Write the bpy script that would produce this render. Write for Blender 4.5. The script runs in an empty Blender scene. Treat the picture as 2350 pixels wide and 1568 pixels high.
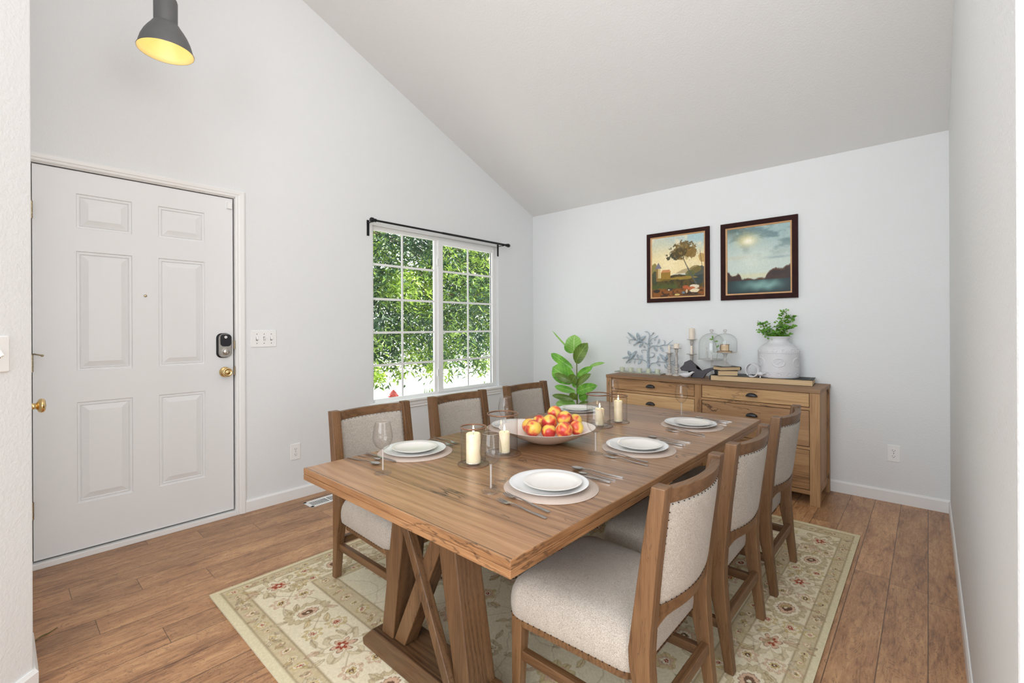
import bpy, bmesh, math, random
import numpy as np
from mathutils import Vector, Matrix, Quaternion
random.seed(7)
sc = bpy.context.scene
COL = sc.collection
pi = math.pi

# ------------------------------------------------------------------ helpers
def tag(o, label=None, cat=None, group=None, kind=None):
    if label: o['label'] = label
    if cat: o['category'] = cat
    if group: o['group'] = group
    if kind: o['kind'] = kind
    return o

def thing(name, label, cat, loc=(0, 0, 0), rz=0, group=None):
    o = bpy.data.objects.new(name, None); COL.objects.link(o)
    o.location = loc; o.rotation_euler = (0, 0, rz); o.empty_display_size = .05
    return tag(o, label, cat, group)

class MB:
    def __init__(s): s.bm = bmesh.new()
    def _x(s, vs, mat):
        if mat is not None: bmesh.ops.transform(s.bm, matrix=mat, verts=vs)
    def box(s, x0, x1, y0, y1, z0, z1, mat=None):
        v = [s.bm.verts.new((x, y, z)) for z in (z0, z1) for y in (y0, y1) for x in (x0, x1)]
        for f in ((0, 2, 3, 1), (4, 5, 7, 6), (0, 1, 5, 4), (2, 6, 7, 3), (0, 4, 6, 2), (1, 3, 7, 5)):
            s.bm.faces.new([v[i] for i in f])
        s._x(v, mat); return s
    def prism(s, pts, a, b, axis='y', mat=None):
        def P(p, t):
            return {'y': (p[0], t, p[1]), 'x': (t, p[0], p[1]), 'z': (p[0], p[1], t)}[axis]
        A = [s.bm.verts.new(P(p, a)) for p in pts]; B = [s.bm.verts.new(P(p, b)) for p in pts]
        n = len(pts)
        s.bm.faces.new(A[::-1]); s.bm.faces.new(B)
        for i in range(n): s.bm.faces.new((A[i], A[(i+1) % n], B[(i+1) % n], B[i]))
        s._x(A+B, mat); return s
    def loft(s, rings, cap=(True, True), closed=True, mat=None):
        R = [[s.bm.verts.new(p) for p in r] for r in rings]
        n = len(R[0])
        for a, b in zip(R, R[1:]):
            for i in range(n if closed else n-1):
                s.bm.faces.new((a[i], a[(i+1) % n], b[(i+1) % n], b[i]))
        if cap[0]: s.bm.faces.new(R[0][::-1])
        if cap[1]: s.bm.faces.new(R[-1])
        s._x([v for r in R for v in r], mat); return s
    def lathe(s, prof, seg=32, c=(0, 0, 0), mat=None, sx=1, sy=1):
        R = []
        for r, z in prof:
            if r < 1e-6: R.append([s.bm.verts.new((c[0], c[1], c[2]+z))])
            else: R.append([s.bm.verts.new((c[0]+r*sx*math.cos(2*pi*i/seg), c[1]+r*sy*math.sin(2*pi*i/seg), c[2]+z)) for i in range(seg)])
        for a, b in zip(R, R[1:]):
            for i in range(seg):
                j = (i+1) % seg
                if len(a) == 1 and len(b) == 1: break
                if len(a) == 1: s.bm.faces.new((a[0], b[i], b[j]))
                elif len(b) == 1: s.bm.faces.new((a[i], a[j], b[0]))
                else: s.bm.faces.new((a[i], a[j], b[j], b[i]))
        s._x([v for r in R for v in r], mat); return s
    def tube(s, pts, r, seg=8, flat=1.0):
        pts = [Vector(p) for p in pts]; n = len(pts)
        rr = r if isinstance(r, (list, tuple)) else [r]*n
        up = Vector((0.13, 0.2, 1)).normalized(); rings = []
        for i, p in enumerate(pts):
            t = (pts[min(i+1, n-1)]-pts[max(i-1, 0)]).normalized()
            a = t.cross(up)
            if a.length < .05: a = t.cross(Vector((1, 0, 0)))
            a.normalize(); b = a.cross(t).normalized(); 
            rings.append([p+rr[i]*(math.cos(2*pi*k/seg)*a+flat*math.sin(2*pi*k/seg)*b) for k in range(seg)])
        return s.loft(rings)
    def ball(s, c, r, u=12, v=8, sc3=(1, 1, 1), mat=None):
        m = Matrix.Translation(c) @ (mat or Matrix()) @ Matrix.Diagonal((sc3[0]*r, sc3[1]*r, sc3[2]*r, 1))
        bmesh.ops.create_uvsphere(s.bm, u_segments=u, v_segments=v, radius=1, matrix=m); return s
    def ico(s, c, r):
        bmesh.ops.create_icosphere(s.bm, subdivisions=1, radius=r, matrix=Matrix.Translation(c)); return s
    def obj(s, name, mat, parent=None, smooth=False, bevel=0, seg=2, subsurf=0, loc=None, autosmooth=None, rz=0):
        bmesh.ops.recalc_face_normals(s.bm, faces=s.bm.faces)
        me = bpy.data.meshes.new(name); s.bm.to_mesh(me); s.bm.free()
        o = mkobj(name, me, mat, parent, smooth, bevel, seg, subsurf, loc, autosmooth)
        if rz: o.rotation_euler = (0, 0, rz)
        return o

def mkobj(name, me, mat, parent=None, smooth=False, bevel=0, seg=2, subsurf=0, loc=None, autosmooth=None):
    o = bpy.data.objects.new(name, me); COL.objects.link(o)
    for m in (mat if isinstance(mat, (list, tuple)) else [mat]): me.materials.append(m)
    if smooth: me.polygons.foreach_set('use_smooth', [True]*len(me.polygons))
    if autosmooth: me.set_sharp_from_angle(angle=math.radians(autosmooth))
    if parent: o.parent = parent
    if loc: o.location = loc
    if bevel:
        b = o.modifiers.new('Bevel', 'BEVEL'); b.width = bevel; b.segments = seg; b.limit_method = 'ANGLE'; b.angle_limit = math.radians(40)
        b.harden_normals = False
    if subsurf:
        b = o.modifiers.new('Subdivision', 'SUBSURF'); b.levels = subsurf; b.render_levels = subsurf
    return o

def dup(root, loc, rz, label, rot=None):
    r = root.copy(); COL.objects.link(r); r.location = loc
    r.rotation_euler = rot if rot else (0, 0, rz)
    r['label'] = label
    for ch in list(root.children):
        c = ch.copy(); COL.objects.link(c); c.parent = r
        for g in ch.children:
            d = g.copy(); COL.objects.link(d); d.parent = c
    return r

def struct(mb, name, mat, parent=None, **k):
    o = mb.obj(name, mat, parent, **k)
    if not parent: o['kind'] = 'structure'
    return o

def crom(pts, n=6):
    """Catmull-Rom resample"""
    P = [Vector(p) for p in pts]; P = [P[0]*2-P[1]]+P+[P[-1]*2-P[-2]]; out = []
    for i in range(1, len(P)-2):
        for k in range(n):
            t = k/n; a, b, c, d = P[i-1], P[i], P[i+1], P[i+2]
            out.append(.5*((2*b)+(c-a)*t+(2*a-5*b+4*c-d)*t*t+(3*b-a-3*c+d)*t**3))
    out.append(P[-2]); return out

# ------------------------------------------------------------------ materials
def lin(r, g, b):
    f = lambda c: (c/255/12.92) if c/255 <= .04045 else ((c/255+.055)/1.055)**2.4
    return (f(r), f(g), f(b), 1)

class NT:
    def __init__(s, name):
        s.m = bpy.data.materials.new(name); s.m.use_nodes = True
        s.t = s.m.node_tree; s.t.nodes.clear()
        s.out = s.n('ShaderNodeOutputMaterial')
    def n(s, typ, **k):
        x = s.t.nodes.new(typ)
        for a, v in k.items():
            if a.startswith('_'):
                key = a[1:]; key = int(key) if key.isdigit() else key.replace('__', ' ')
                x.inputs[key].default_value = v
            else: setattr(x, a, v)
        return x
    def l(s, a, b, ao=0, bi=0):
        s.t.links.new(a.outputs[ao] if hasattr(a, 'outputs') else a, b.inputs[bi] if hasattr(b, 'inputs') else b)
    def math(s, op, a, b=None, c=None, clamp=False):
        x = s.n('ShaderNodeMath', operation=op); x.use_clamp = clamp
        for i, v in enumerate((a, b, c)):
            if v is None: continue
            if isinstance(v, (int, float)): x.inputs[i].default_value = v
            else: s.t.links.new(v, x.inputs[i])
        return x.outputs[0]
    def mix(s, fac, a, b, blend='MIX'):
        x = s.n('ShaderNodeMix', data_type='RGBA', blend_type=blend)
        for i, v in ((0, fac), (6, a), (7, b)):
            if isinstance(v, (int, float)): x.inputs[i].default_value = v
            elif isinstance(v, tuple): x.inputs[i].default_value = v
            else: s.t.links.new(v, x.inputs[i])
        return x.outputs[2]
    def ramp(s, fac, stops, interp='LINEAR'):
        x = s.n('ShaderNodeValToRGB'); x.color_ramp.interpolation = interp
        e = x.color_ramp.elements
        while len(e) < len(stops): e.new(.5)
        for i, (p, c) in enumerate(stops):
            e[i].position = p; e[i].color = c if len(c) == 4 else (*c, 1)
        s.t.links.new(fac, x.inputs[0]); return x.outputs[0]
    def noise(s, vec, scale, detail=3, rough=.5, dist=0, out=0):
        x = s.n('ShaderNodeTexNoise'); x.inputs['Scale'].default_value = scale; x.inputs['Detail'].default_value = detail
        x.inputs['Roughness'].default_value = rough; x.inputs['Distortion'].default_value = dist
        if vec is not None: s.t.links.new(vec, x.inputs['Vector'])
        return x.outputs[out]
    def mapping(s, vec, scale=(1, 1, 1), loc=(0, 0, 0), rot=(0, 0, 0)):
        x = s.n('ShaderNodeMapping'); x.inputs['Scale'].default_value = scale; x.inputs['Location'].default_value = loc; x.inputs['Rotation'].default_value = rot
        s.t.links.new(vec, x.inputs[0]); return x.outputs[0]
    def coord(s, which='Object'):
        return s.n('ShaderNodeTexCoord').outputs[which]
    def bsdf(s, col=None, rough=.5, metal=0, spec=.5, bump=None, bstr=.2, bdist=.01, **k):
        p = s.n('ShaderNodeBsdfPrincipled')
        if isinstance(col, tuple): p.inputs['Base Color'].default_value = col
        elif col is not None: s.t.links.new(col, p.inputs['Base Color'])
        if isinstance(rough, (int, float)): p.inputs['Roughness'].default_value = rough
        else: s.t.links.new(rough, p.inputs['Roughness'])
        p.inputs['Metallic'].default_value = metal; p.inputs['Specular IOR Level'].default_value = spec
        for a, v in k.items(): p.inputs[a.replace('__', ' ')].default_value = v
        if bump is not None:
            b = s.n('ShaderNodeBump'); b.inputs['Strength'].default_value = bstr; b.inputs['Distance'].default_value = bdist
            s.t.links.new(bump, b.inputs['Height']); s.t.links.new(b.outputs[0], p.inputs['Normal'])
        s.l(p, s.out); s.p = p; return s.m

def plain(name, col, rough=.5, metal=0, spec=.5, nscale=40, namt=.05, bstr=0, **k):
    t = NT(name); c = t.coord()
    n = t.noise(c, nscale, 3)
    dk = tuple(v*(1-namt) for v in col[:3])+(1,); lt = tuple(min(1, v*(1+namt)) for v in col[:3])+(1,)
    cc = t.ramp(n, [(.3, dk), (.7, lt)])
    return t.bsdf(cc, rough, metal, spec, n if bstr else None, bstr, .003, **k)

def wall_mat(name, col, bs=.35):
    t = NT(name); c = t.coord()
    n = t.noise(c, 95, 4, .55); n2 = t.noise(c, .7, 2)
    cc = t.ramp(n2, [(.2, tuple(v*.985 for v in col[:3])+(1,)), (.8, col)])
    return t.bsdf(cc, .75, 0, .25, n, bs, .004)
M = {}
M['wall'] = wall_mat('painted_drywall', (.780, .796, .802, 1), .45)
M['ceil'] = wall_mat('ceiling_paint', (.80, .80, .795, 1), .35)
M['trim'] = plain('white_trim_paint', (.84, .84, .83, 1), .38, nscale=3, namt=.01)
M['door'] = plain('white_door_paint', (.80, .812, .82, 1), .40, nscale=3, namt=.01)
M['vinyl'] = plain('white_window_vinyl', (.86, .86, .85, 1), .35, nscale=3, namt=.01)
M['plate'] = plain('switch_plate_plastic', (.86, .86, .85, 1), .3, nscale=3, namt=.01)
M['black'] = plain('black_metal', (.018, .018, .02, 1), .38, .6, nscale=60, namt=.2)
M['slot'] = plain('dark_slot', (.03, .03, .03, 1), .8)
M['brass'] = plain('polished_brass', (.83, .60, .28, 1), .16, 1, nscale=15, namt=.04)
M['agedbrass'] = plain('aged_brass', (.42, .34, .22, 1), .4, 1, nscale=200, namt=.3)
M['nickel'] = plain('satin_nickel', (.48, .46, .43, 1), .33, 1, nscale=90, namt=.08)
M['steel'] = plain('brushed_steel', (.52, .51, .50, 1), .26, 1, nscale=120, namt=.08)
M['keypad'] = plain('black_keypad_glass', (.02, .02, .024, 1), .15)
M['white_mark'] = plain('white_mark', (.85, .85, .85, 1), .4)
M['grey_mark'] = plain('grey_mark', (.12, .12, .12, 1), .4)
M['porcelain'] = plain('white_porcelain', (.78, .78, .775, 1), .16, nscale=5, namt=.01, Coat__Weight=.4, Coat__Roughness=.08)
M['cream_porc'] = plain('cream_porcelain', (.78, .745, .70, 1), .2, nscale=5, namt=.01, Coat__Weight=.3, Coat__Roughness=.1)
M['bowl'] = plain('matt_beige_ceramic', (.66, .53, .43, 1), .5, nscale=8, namt=.03)
M['bowl_in'] = plain('matt_pale_ceramic', (.80, .73, .67, 1), .5, nscale=8, namt=.03)
M['vase'] = plain('matt_white_ceramic', (.66, .66, .68, 1), .5, nscale=12, namt=.03)
M['whitewood'] = plain('distressed_white_wood', (.50, .465, .43, 1), .6, nscale=70, namt=.22, bstr=.3)
M['greytray'] = plain('pale_green_grey_paint', (.43, .43, .38, 1), .6, nscale=50, namt=.12)
M['votive'] = plain('pale_green_wax', (.52, .56, .43, 1), .45, nscale=20, namt=.05, Subsurface__Weight=.15)
M['bluetree'] = plain('weathered_blue_white_metal', (.37, .44, .49, 1), .55, nscale=45, namt=.32, bstr=.3)
M['slate'] = plain('dark_slate_grey', (.085, .08, .092, 1), .8, nscale=30, namt=.06)
M['bookcover'] = plain('black_book_cloth', (.012, .012, .014, 1), .55)
M['red_cover'] = plain('dark_red_book_cloth', (.16, .03, .02, 1), .6)
M['brown_cover'] = plain('worn_brown_leather', (.22, .13, .075, 1), .6, nscale=30, namt=.3)
M['gilt'] = plain('green_gold_line', (.16, .20, .08, 1), .5)
M['frame_dark'] = plain('dark_mahogany_frame', (.028, .0075, .006, 1), .7, 0, .2, nscale=25, namt=.2)
M['frame_gold'] = plain('pale_gold_fillet', (.62, .36, .17, 1), .42, nscale=25, namt=.08)
M['lamp'] = plain('charcoal_lamp_enamel', (.10, .10, .10, 1), .45, nscale=20, namt=.06)
M['lampin'] = plain('yellow_gold_lamp_lining', (.88, .74, .36, 1), .35, nscale=20, namt=.03)
M['pot'] = plain('grey_ceramic_pot', (.35, .34, .33, 1), .5)
M['soil'] = plain('potting_soil', (.05, .035, .022, 1), .9, nscale=150, namt=.4, bstr=.6)
M['stem'] = plain('green_brown_stem', (.17, .20, .06, 1), .6, nscale=50, namt=.3)
M['twig'] = plain('dry_twig', (.16, .12, .04, 1), .7, nscale=100, namt=.4)
M['bark'] = plain('tree_bark', (.16, .12, .085, 1), .9, nscale=30, namt=.4, bstr=.5)
M['hydrant'] = plain('faded_red_paint', (.65, .10, .08, 1), .5)
M['concrete'] = plain('sunlit_pale_concrete', (.72, .71, .70, 1), .85, nscale=2, namt=.05)
M['grass'] = plain('green_grass', (.16, .30, .06, 1), .7)
M['nail'] = plain('dark_bronze_nailhead', (.05, .04, .035, 1), .35, .8)
M['iron'] = plain('dark_iron_pull', (.05, .05, .052, 1), .42, .7, nscale=80, namt=.3)
M['coppertrim'] = plain('copper_brown_glass_rim', (.25, .135, .085, 1), .22, .3)

def wood(name, axis, cols, stretch=14, scale=5.5, rough=.45, plank=None, crack=.0, bstr=.12, coat=0):
    """cols: dark, mid, light. plank=(axis_across, width)"""
    t = NT(name); c = t.coord()
    sp = t.n('ShaderNodeSeparateXYZ'); t.l(c, sp)
    ax = {'X': 0, 'Y': 1, 'Z': 2}[axis]
    vec = c; pid = None
    if plank:
        a = sp.outputs[{'X': 0, 'Y': 1, 'Z': 2}[plank[0]]]
        q = t.math('DIVIDE', a, plank[1]); fl = t.math('FLOOR', q); fr = t.math('FRACT', q)
        w = t.n('ShaderNodeTexWhiteNoise', noise_dimensions='1D'); t.t.links.new(fl, w.inputs['W']); pid = w.outputs['Value']
        cb = t.n('ShaderNodeCombineXYZ'); off = t.math('MULTIPLY', pid, 13.7)
        for i in range(3): t.t.links.new(off, cb.inputs[i])
        va = t.n('ShaderNodeVectorMath', operation='ADD'); t.t.links.new(c, va.inputs[0]); t.l(cb, va, 0, 1); vec = va.outputs[0]
    S = [scale*3]*3; S[ax] = scale*3/stretch
    v1 = t.mapping(vec, tuple(S))
    warp = t.noise(v1, .55, 3, .5, 0, 1)
    vm = t.n('ShaderNodeVectorMath', operation='SCALE'); t.t.links.new(warp, vm.inputs[0]); vm.inputs['Scale'].default_value = 1.6
    va2 = t.n('ShaderNodeVectorMath', operation='ADD'); t.t.links.new(v1, va2.inputs[0]); t.l(vm, va2, 0, 1)
    w1 = t.n('ShaderNodeTexWave', wave_type='BANDS', bands_direction={'X': 'Y', 'Y': 'X', 'Z': 'X'}[axis])
    w1.inputs['Scale'].default_value = .62; w1.inputs['Distortion'].default_value = 5.5; w1.inputs['Detail'].default_value = 2.5; w1.inputs['Detail Scale'].default_value = .8
    t.l(va2, w1, 0, 0)
    F = [scale*40]*3; F[ax] = scale*40/30
    fib = t.noise(t.mapping(vec, tuple(F)), 1, 4, .6)
    big = t.noise(t.mapping(vec, tuple(x*.28 for x in S)), 1, 2)
    a = t.math('MULTIPLY', w1.outputs['Fac'], .13); b = t.math('MULTIPLY', fib, .52); d = t.math('MULTIPLY', big, .66)
    f = t.math('ADD', t.math('ADD', a, b), d)
    cc = t.ramp(f, [(.43, cols[0]), (.61, cols[1]), (.86, cols[2])])
    if pid is not None:
        h = t.n('ShaderNodeHueSaturation'); t.t.links.new(cc, h.inputs['Color'])
        t.t.links.new(t.math('ADD', t.math('MULTIPLY', pid, .42), .79), h.inputs['Value']); h.inputs['Saturation'].default_value = .97
        cc = h.outputs[0]
        ed = t.math('MINIMUM', fr, t.math('SUBTRACT', 1.0, fr))
        sm = t.math('LESS_THAN', ed, .0018/plank[1])
        cc = t.mix(t.math('MULTIPLY', sm, .7), cc, tuple(v*.35 for v in cols[0][:3])+(1,))
    if crack:
        S2 = [scale*1.5]*3; S2[ax] = scale*1.5/6
        kn = t.noise(t.mapping(vec, tuple(S2), (3, 5, 1)), 1, 5, .62, .7)
        kk = t.math('ABSOLUTE', t.math('SUBTRACT', kn, .5))
        line = t.ramp(kk, [(0, (1, 1, 1)), (.013, (0, 0, 0))])
        msk = t.ramp(t.noise(vec, scale*.7, 1), [(.52, (0, 0, 0)), (.6, (1, 1, 1))])
        cr = t.math('MULTIPLY', t.math('MULTIPLY', line, msk), crack)
        cc = t.mix(cr, cc, tuple(v*.30 for v in cols[0][:3])+(1,))
    m = t.bsdf(cc, rough, 0, .5, fib, bstr, .002, Coat__Weight=coat, Coat__Roughness=.25)
    return m
TC = ((.115, .050, .019, 1), (.275, .134, .055, 1), (.42, .228, .107, 1))
M['table_top'] = wood('rustic_oak_tabletop', 'Y', TC, 9, 4.2, .33, ('X', .155), 1.0, .1, .25)
M['table_edge'] = wood('rustic_oak_edge', 'Y', TC, 12, 6, .42, None, .7)
LC = ((.038, .016, .006, 1), (.096, .046, .018, 1), (.155, .080, .035, 1))  # leg wood colour, lowered to include the shade under the table
M['table_edge_x'] = wood('rustic_oak_long_edge', 'X', TC, 12, 6, .42, None, .7)
M['leg_z'] = wood('shade_darkened_wood_upright', 'Z', LC, 12, 8, .45, None, .6)
M['leg_y'] = wood('shade_darkened_wood_lengthwise', 'Y', LC, 12, 8, .42, None, .6)
M['leg_x'] = wood('shade_darkened_wood_crosswise', 'X', LC, 12, 8, .45, None, .5)
CC = ((.062, .027, .010, 1), (.136, .065, .026, 1), (.205, .107, .047, 1))
M['chair_z'] = wood('chair_wood_upright', 'Z', CC, 14, 12, .42, None, .5)
M['chair_x'] = wood('chair_wood_rail', 'X', CC, 14, 12, .42, None, .5)
M['chair_y'] = wood('chair_wood_stretcher', 'Y', CC, 14, 12, .42, None, .5)
SC1 = ((.13, .058, .022, 1), (.33, .175, .073, 1), (.50, .295, .14, 1))
SC2 = ((.22, .108, .042, 1), (.47, .275, .12, 1), (.62, .40, .20, 1))
SC3 = ((.16, .075, .030, 1), (.29, .152, .066, 1), (.42, .24, .115, 1))
M['sb_y'] = wood('reclaimed_pine_lengthwise', 'Y', SC1, 10, 4, .55, None, .9)
M['sb_light'] = wood('reclaimed_pine_pale_drawer', 'Y', SC2, 10, 4, .55, None, .5)
M['sb_z'] = wood('reclaimed_pine_upright', 'Z', SC1, 10, 5, .55, None, .8)
M['sb_top'] = wood('reclaimed_pine_top', 'Y', SC3, 10, 4, .55, ('X', .11), .9)
M['sb_dark'] = wood('reclaimed_pine_brown_drawer', 'Y', SC3, 10, 4, .55, None, .9)  # browner pine tone, also used for the inner boards

def floor_mat():
    t = NT('hickory_plank_floor'); c = t.coord(); W = .137
    sp = t.n('ShaderNodeSeparateXYZ'); t.l(c, sp)
    q = t.math('DIVIDE', t.math('ADD', sp.outputs[1], 3.379), W); row = t.math('FLOOR', q); fy = t.math('FRACT', q)
    w = t.n('ShaderNodeTexWhiteNoise', noise_dimensions='1D'); t.t.links.new(row, w.inputs['W'])
    xo = t.math('ADD', t.math('DIVIDE', sp.outputs[0], 1.22), t.math('MULTIPLY', w.outputs['Value'], 7.0))
    cx = t.math('FLOOR', xo); fx = t.math('FRACT', xo)
    cb = t.n('ShaderNodeCombineXYZ'); t.t.links.new(row, cb.inputs[0]); t.t.links.new(cx, cb.inputs[1])
    w2 = t.n('ShaderNodeTexWhiteNoise', noise_dimensions='2D'); t.l(cb, w2, 0, 0)
    pid = w2.outputs['Value']
    sc_ = t.n('ShaderNodeVectorMath', operation='SCALE'); t.l(w2, sc_, 1, 0); sc_.inputs['Scale'].default_value = 19
    va = t.n('ShaderNodeVectorMath', operation='ADD'); t.t.links.new(c, va.inputs[0]); t.l(sc_, va, 0, 1); v = va.outputs[0]
    big = t.noise(t.mapping(v, (2.2, 7, 1)), 1, 3, .5)
    fib = t.noise(t.mapping(v, (14, 170, 1)), 1, 5, .65, .3)
    med = t.noise(t.mapping(v, (7, 34, 1)), 1, 4, .6, 1.2)
    cr = t.noise(t.mapping(v, (5.5, 16, 1), (4, 2, 0)), 1, 5, .6, 1.4)
    f = t.math('ADD', t.math('ADD', t.math('MULTIPLY', big, .4), t.math('MULTIPLY', fib, .35)), t.math('MULTIPLY', med, .45))
    cc = t.ramp(f, [(.42, (.145, .064, .030, 1)), (.56, (.375, .188, .086, 1)), (.74, (.56, .32, .155, 1))])
    kk = t.math('ABSOLUTE', t.math('SUBTRACT', t.math('FRACT', t.math('MULTIPLY', cr, 9.0)), .5))
    ln = t.ramp(kk, [(0, (1, 1, 1)), (.09, (0, 0, 0))])
    cc = t.mix(t.math('MULTIPLY', ln, .72), cc, (.085, .036, .022, 1))
    h = t.n('ShaderNodeHueSaturation'); t.t.links.new(cc, h.inputs['Color'])
    t.t.links.new(t.math('ADD', t.math('MULTIPLY', pid, .30), .88), h.inputs['Value'])
    ey = t.math('MINIMUM', fy, t.math('SUBTRACT', 1.0, fy)); ex = t.math('MINIMUM', fx, t.math('SUBTRACT', 1.0, fx))
    seam = t.math('MAXIMUM', t.math('LESS_THAN', ey, .013), t.math('LESS_THAN', ex, .0011))
    cc = t.mix(t.math('MULTIPLY', seam, .75), h.outputs[0], (.05, .022, .012, 1))
    hgt = t.math('SUBTRACT', t.math('MULTIPLY', fib, .5), seam)
    return t.bsdf(cc, t.math('ADD', t.math('MULTIPLY', fib, .15), .27), 0, .5, hgt, .25, .002)
M['floor'] = floor_mat()

def fabric_mat():
    t = NT('oatmeal_woven_fabric'); tc = t.n('ShaderNodeTexCoord'); c = tc.outputs['Object']
    sp = t.n('ShaderNodeSeparateXYZ'); t.t.links.new(c, sp.inputs[0]); sn = t.n('ShaderNodeSeparateXYZ'); t.t.links.new(tc.outputs['Normal'], sn.inputs[0])
    X, Y, Z = sp.outputs; K = 1150.0
    def pat(a, b):
        s1 = t.math('SINE', t.math('MULTIPLY', t.math('ADD', a, b), K)); s2 = t.math('SINE', t.math('MULTIPLY', t.math('SUBTRACT', a, b), K)); return t.math('MULTIPLY', s1, s2)
    mz = t.math('GREATER_THAN', t.math('ABSOLUTE', sn.outputs[2]), .55); my = t.math('GREATER_THAN', t.math('ABSOLUTE', sn.outputs[1]), .6)
    side = t.mix(my, t.mix(1.0, pat(Y, Z), pat(Y, Z)), pat(X, Z)); wv = t.mix(mz, side, pat(X, Y))
    n = t.noise(c, 420, 2, .75); n2 = t.noise(c, 30, 2)
    f = t.math('ADD', t.math('ADD', t.math('MULTIPLY', wv, .07), t.math('MULTIPLY', n, .86)), t.math('MULTIPLY', n2, .08))
    cc = t.ramp(f, [(.28, (.22, .185, .15, 1)), (.48, (.42, .37, .315, 1)), (.70, (.58, .53, .465, 1))])
    return t.bsdf(cc, .92, 0, .1, f, .5, .0015, Sheen__Weight=.15)
M['fabric'] = fabric_mat()

def attr_mat(name, rough=.9, spec=.2, bump=0):
    t = NT(name); a = t.n('ShaderNodeAttribute', attribute_name='paint')
    n = t.noise(t.coord(), 600, 2)
    cc = t.mix(.10, a.outputs['Color'], t.ramp(n, [(.3, (.3, .3, .3)), (.7, (1, 1, 1))]), 'MULTIPLY')
    return t.bsdf(cc, rough, 0, spec, n if bump else None, bump, .002)
M['rug'] = attr_mat('oriental_rug_pile', .95, .05, .5)
M['canvas'] = attr_mat('oil_on_canvas', .45, .4, .1)

def mat_mat():
    t = NT('round_woven_placemat'); c = t.coord()
    sp = t.n('ShaderNodeSeparateXYZ'); t.l(c, sp)
    r = t.math('SQRT', t.math('ADD', t.math('MULTIPLY', sp.outputs[0], sp.outputs[0]), t.math('MULTIPLY', sp.outputs[1], sp.outputs[1])))
    w = t.math('ADD', t.math('MULTIPLY', t.math('SINE', t.math('MULTIPLY', r, 1300.0)), .5), .5)
    n = t.noise(c, 300, 3)
    f = t.math('ADD', t.math('MULTIPLY', w, .6), t.math('MULTIPLY', n, .4))
    cc = t.ramp(f, [(.1, (.44, .35, .29, 1)), (.85, (.60, .50, .435, 1))])
    return t.bsdf(cc, .8, 0, .2, f, .5, .002)
M['placemat'] = mat_mat()

def pages_mat():
    t = NT('cream_page_edges'); c = t.coord()
    n = t.noise(t.mapping(c, (3, 3, 900)), 1, 3)
    return t.bsdf(t.ramp(n, [(.3, (.52, .36, .19, 1)), (.7, (.72, .54, .33, 1))]), .8)
M['pages'] = pages_mat()

def glass_mat(name, tint=(.97, .975, .97, 1), edge=(.55, .58, .56, 1), refl=.9, k=.35):
    t = NT(name)
    lw = t.n('ShaderNodeLayerWeight'); lw.inputs['Blend'].default_value = k
    tr = t.n('ShaderNodeBsdfTransparent'); t.t.links.new(t.mix(t.math('POWER', lw.outputs['Facing'], 2.2), tint, edge), tr.inputs[0])
    gl = t.n('ShaderNodeBsdfGlossy'); gl.inputs['Roughness'].default_value = .03; gl.inputs['Color'].default_value = (refl, refl, refl, 1)
    fr = t.math('ADD', t.math('MULTIPLY', t.math('POWER', lw.outputs['Facing'], 4.0), .45), .035)
    mx = t.n('ShaderNodeMixShader'); t.t.links.new(fr, mx.inputs[0]); t.l(tr, mx, 0, 1); t.l(gl, mx, 0, 2); t.l(mx, t.out)
    return t.m
M['glass'] = glass_mat('clear_thin_glass', (.97, .965, .96, 1), (.60, .56, .53, 1), .9, .40)
M['pane'] = glass_mat('window_pane_glass', (.97, .985, .98, 1), (.8, .85, .83, 1), .35, .2)
M['tint_glass'] = glass_mat('clear_green_tinted_glass', (.97, .98, .975, 1), (.28, .32, .30, 1), k=.22)
def frost():
    t = NT('clear_pressed_glass'); n = t.noise(t.coord(), 120, 2)
    m = t.bsdf((.60, .57, .54, 1), .10, 0, .7, n, .3, .002, Alpha=.40)
    return m
M['solid_glass'] = frost()
M['pale_glass'] = glass_mat('pale_clear_glass', (.95, .945, .94, 1), (.88, .87, .86, 1), .95, .35)

def leaf_mat(name, dark, light, vein, tr=.35):
    t = NT(name); uv = t.coord('UV'); sp = t.n('ShaderNodeSeparateXYZ'); t.t.links.new(uv, sp.inputs[0])
    du = t.math('ABSOLUTE', t.math('SUBTRACT', sp.outputs[0], .5))
    mid = t.ramp(du, [(0, (1, 1, 1)), (.035, (0, 0, 0))])
    sv = t.math('FRACT', t.math('MULTIPLY', t.math('SUBTRACT', sp.outputs[1], t.math('MULTIPLY', du, .55)), 7.0))
    sd = t.ramp(t.math('ABSOLUTE', t.math('SUBTRACT', sv, .5)), [(0, (.7, .7, .7)), (.07, (0, 0, 0))])
    n = t.noise(t.coord(), 14, 2)
    cc = t.ramp(n, [(.3, dark), (.7, light)])
    cc = t.mix(t.math('MAXIMUM', mid, sd), cc, vein)
    p = t.n('ShaderNodeBsdfPrincipled'); t.t.links.new(cc, p.inputs['Base Color']); p.inputs['Roughness'].default_value = .35
    tl = t.n('ShaderNodeBsdfTranslucent'); t.t.links.new(cc, tl.inputs[0])
    mx = t.n('ShaderNodeMixShader'); mx.inputs[0].default_value = tr; t.l(p, mx, 0, 1); t.l(tl, mx, 0, 2); t.l(mx, t.out)
    return t.m
M['leaf'] = leaf_mat('glossy_green_leaf', (.09, .32, .02, 1), (.24, .60, .06, 1), (.50, .78, .25, 1))
M['leaf_olive'] = leaf_mat('olive_green_leaf', (.09, .17, .02, 1), (.17, .28, .04, 1), (.33, .45, .14, 1), .2)
M['leaf_light'] = leaf_mat('fresh_light_green_leaf', (.22, .50, .06, 1), (.36, .66, .16, 1), (.68, .88, .42, 1))
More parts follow.
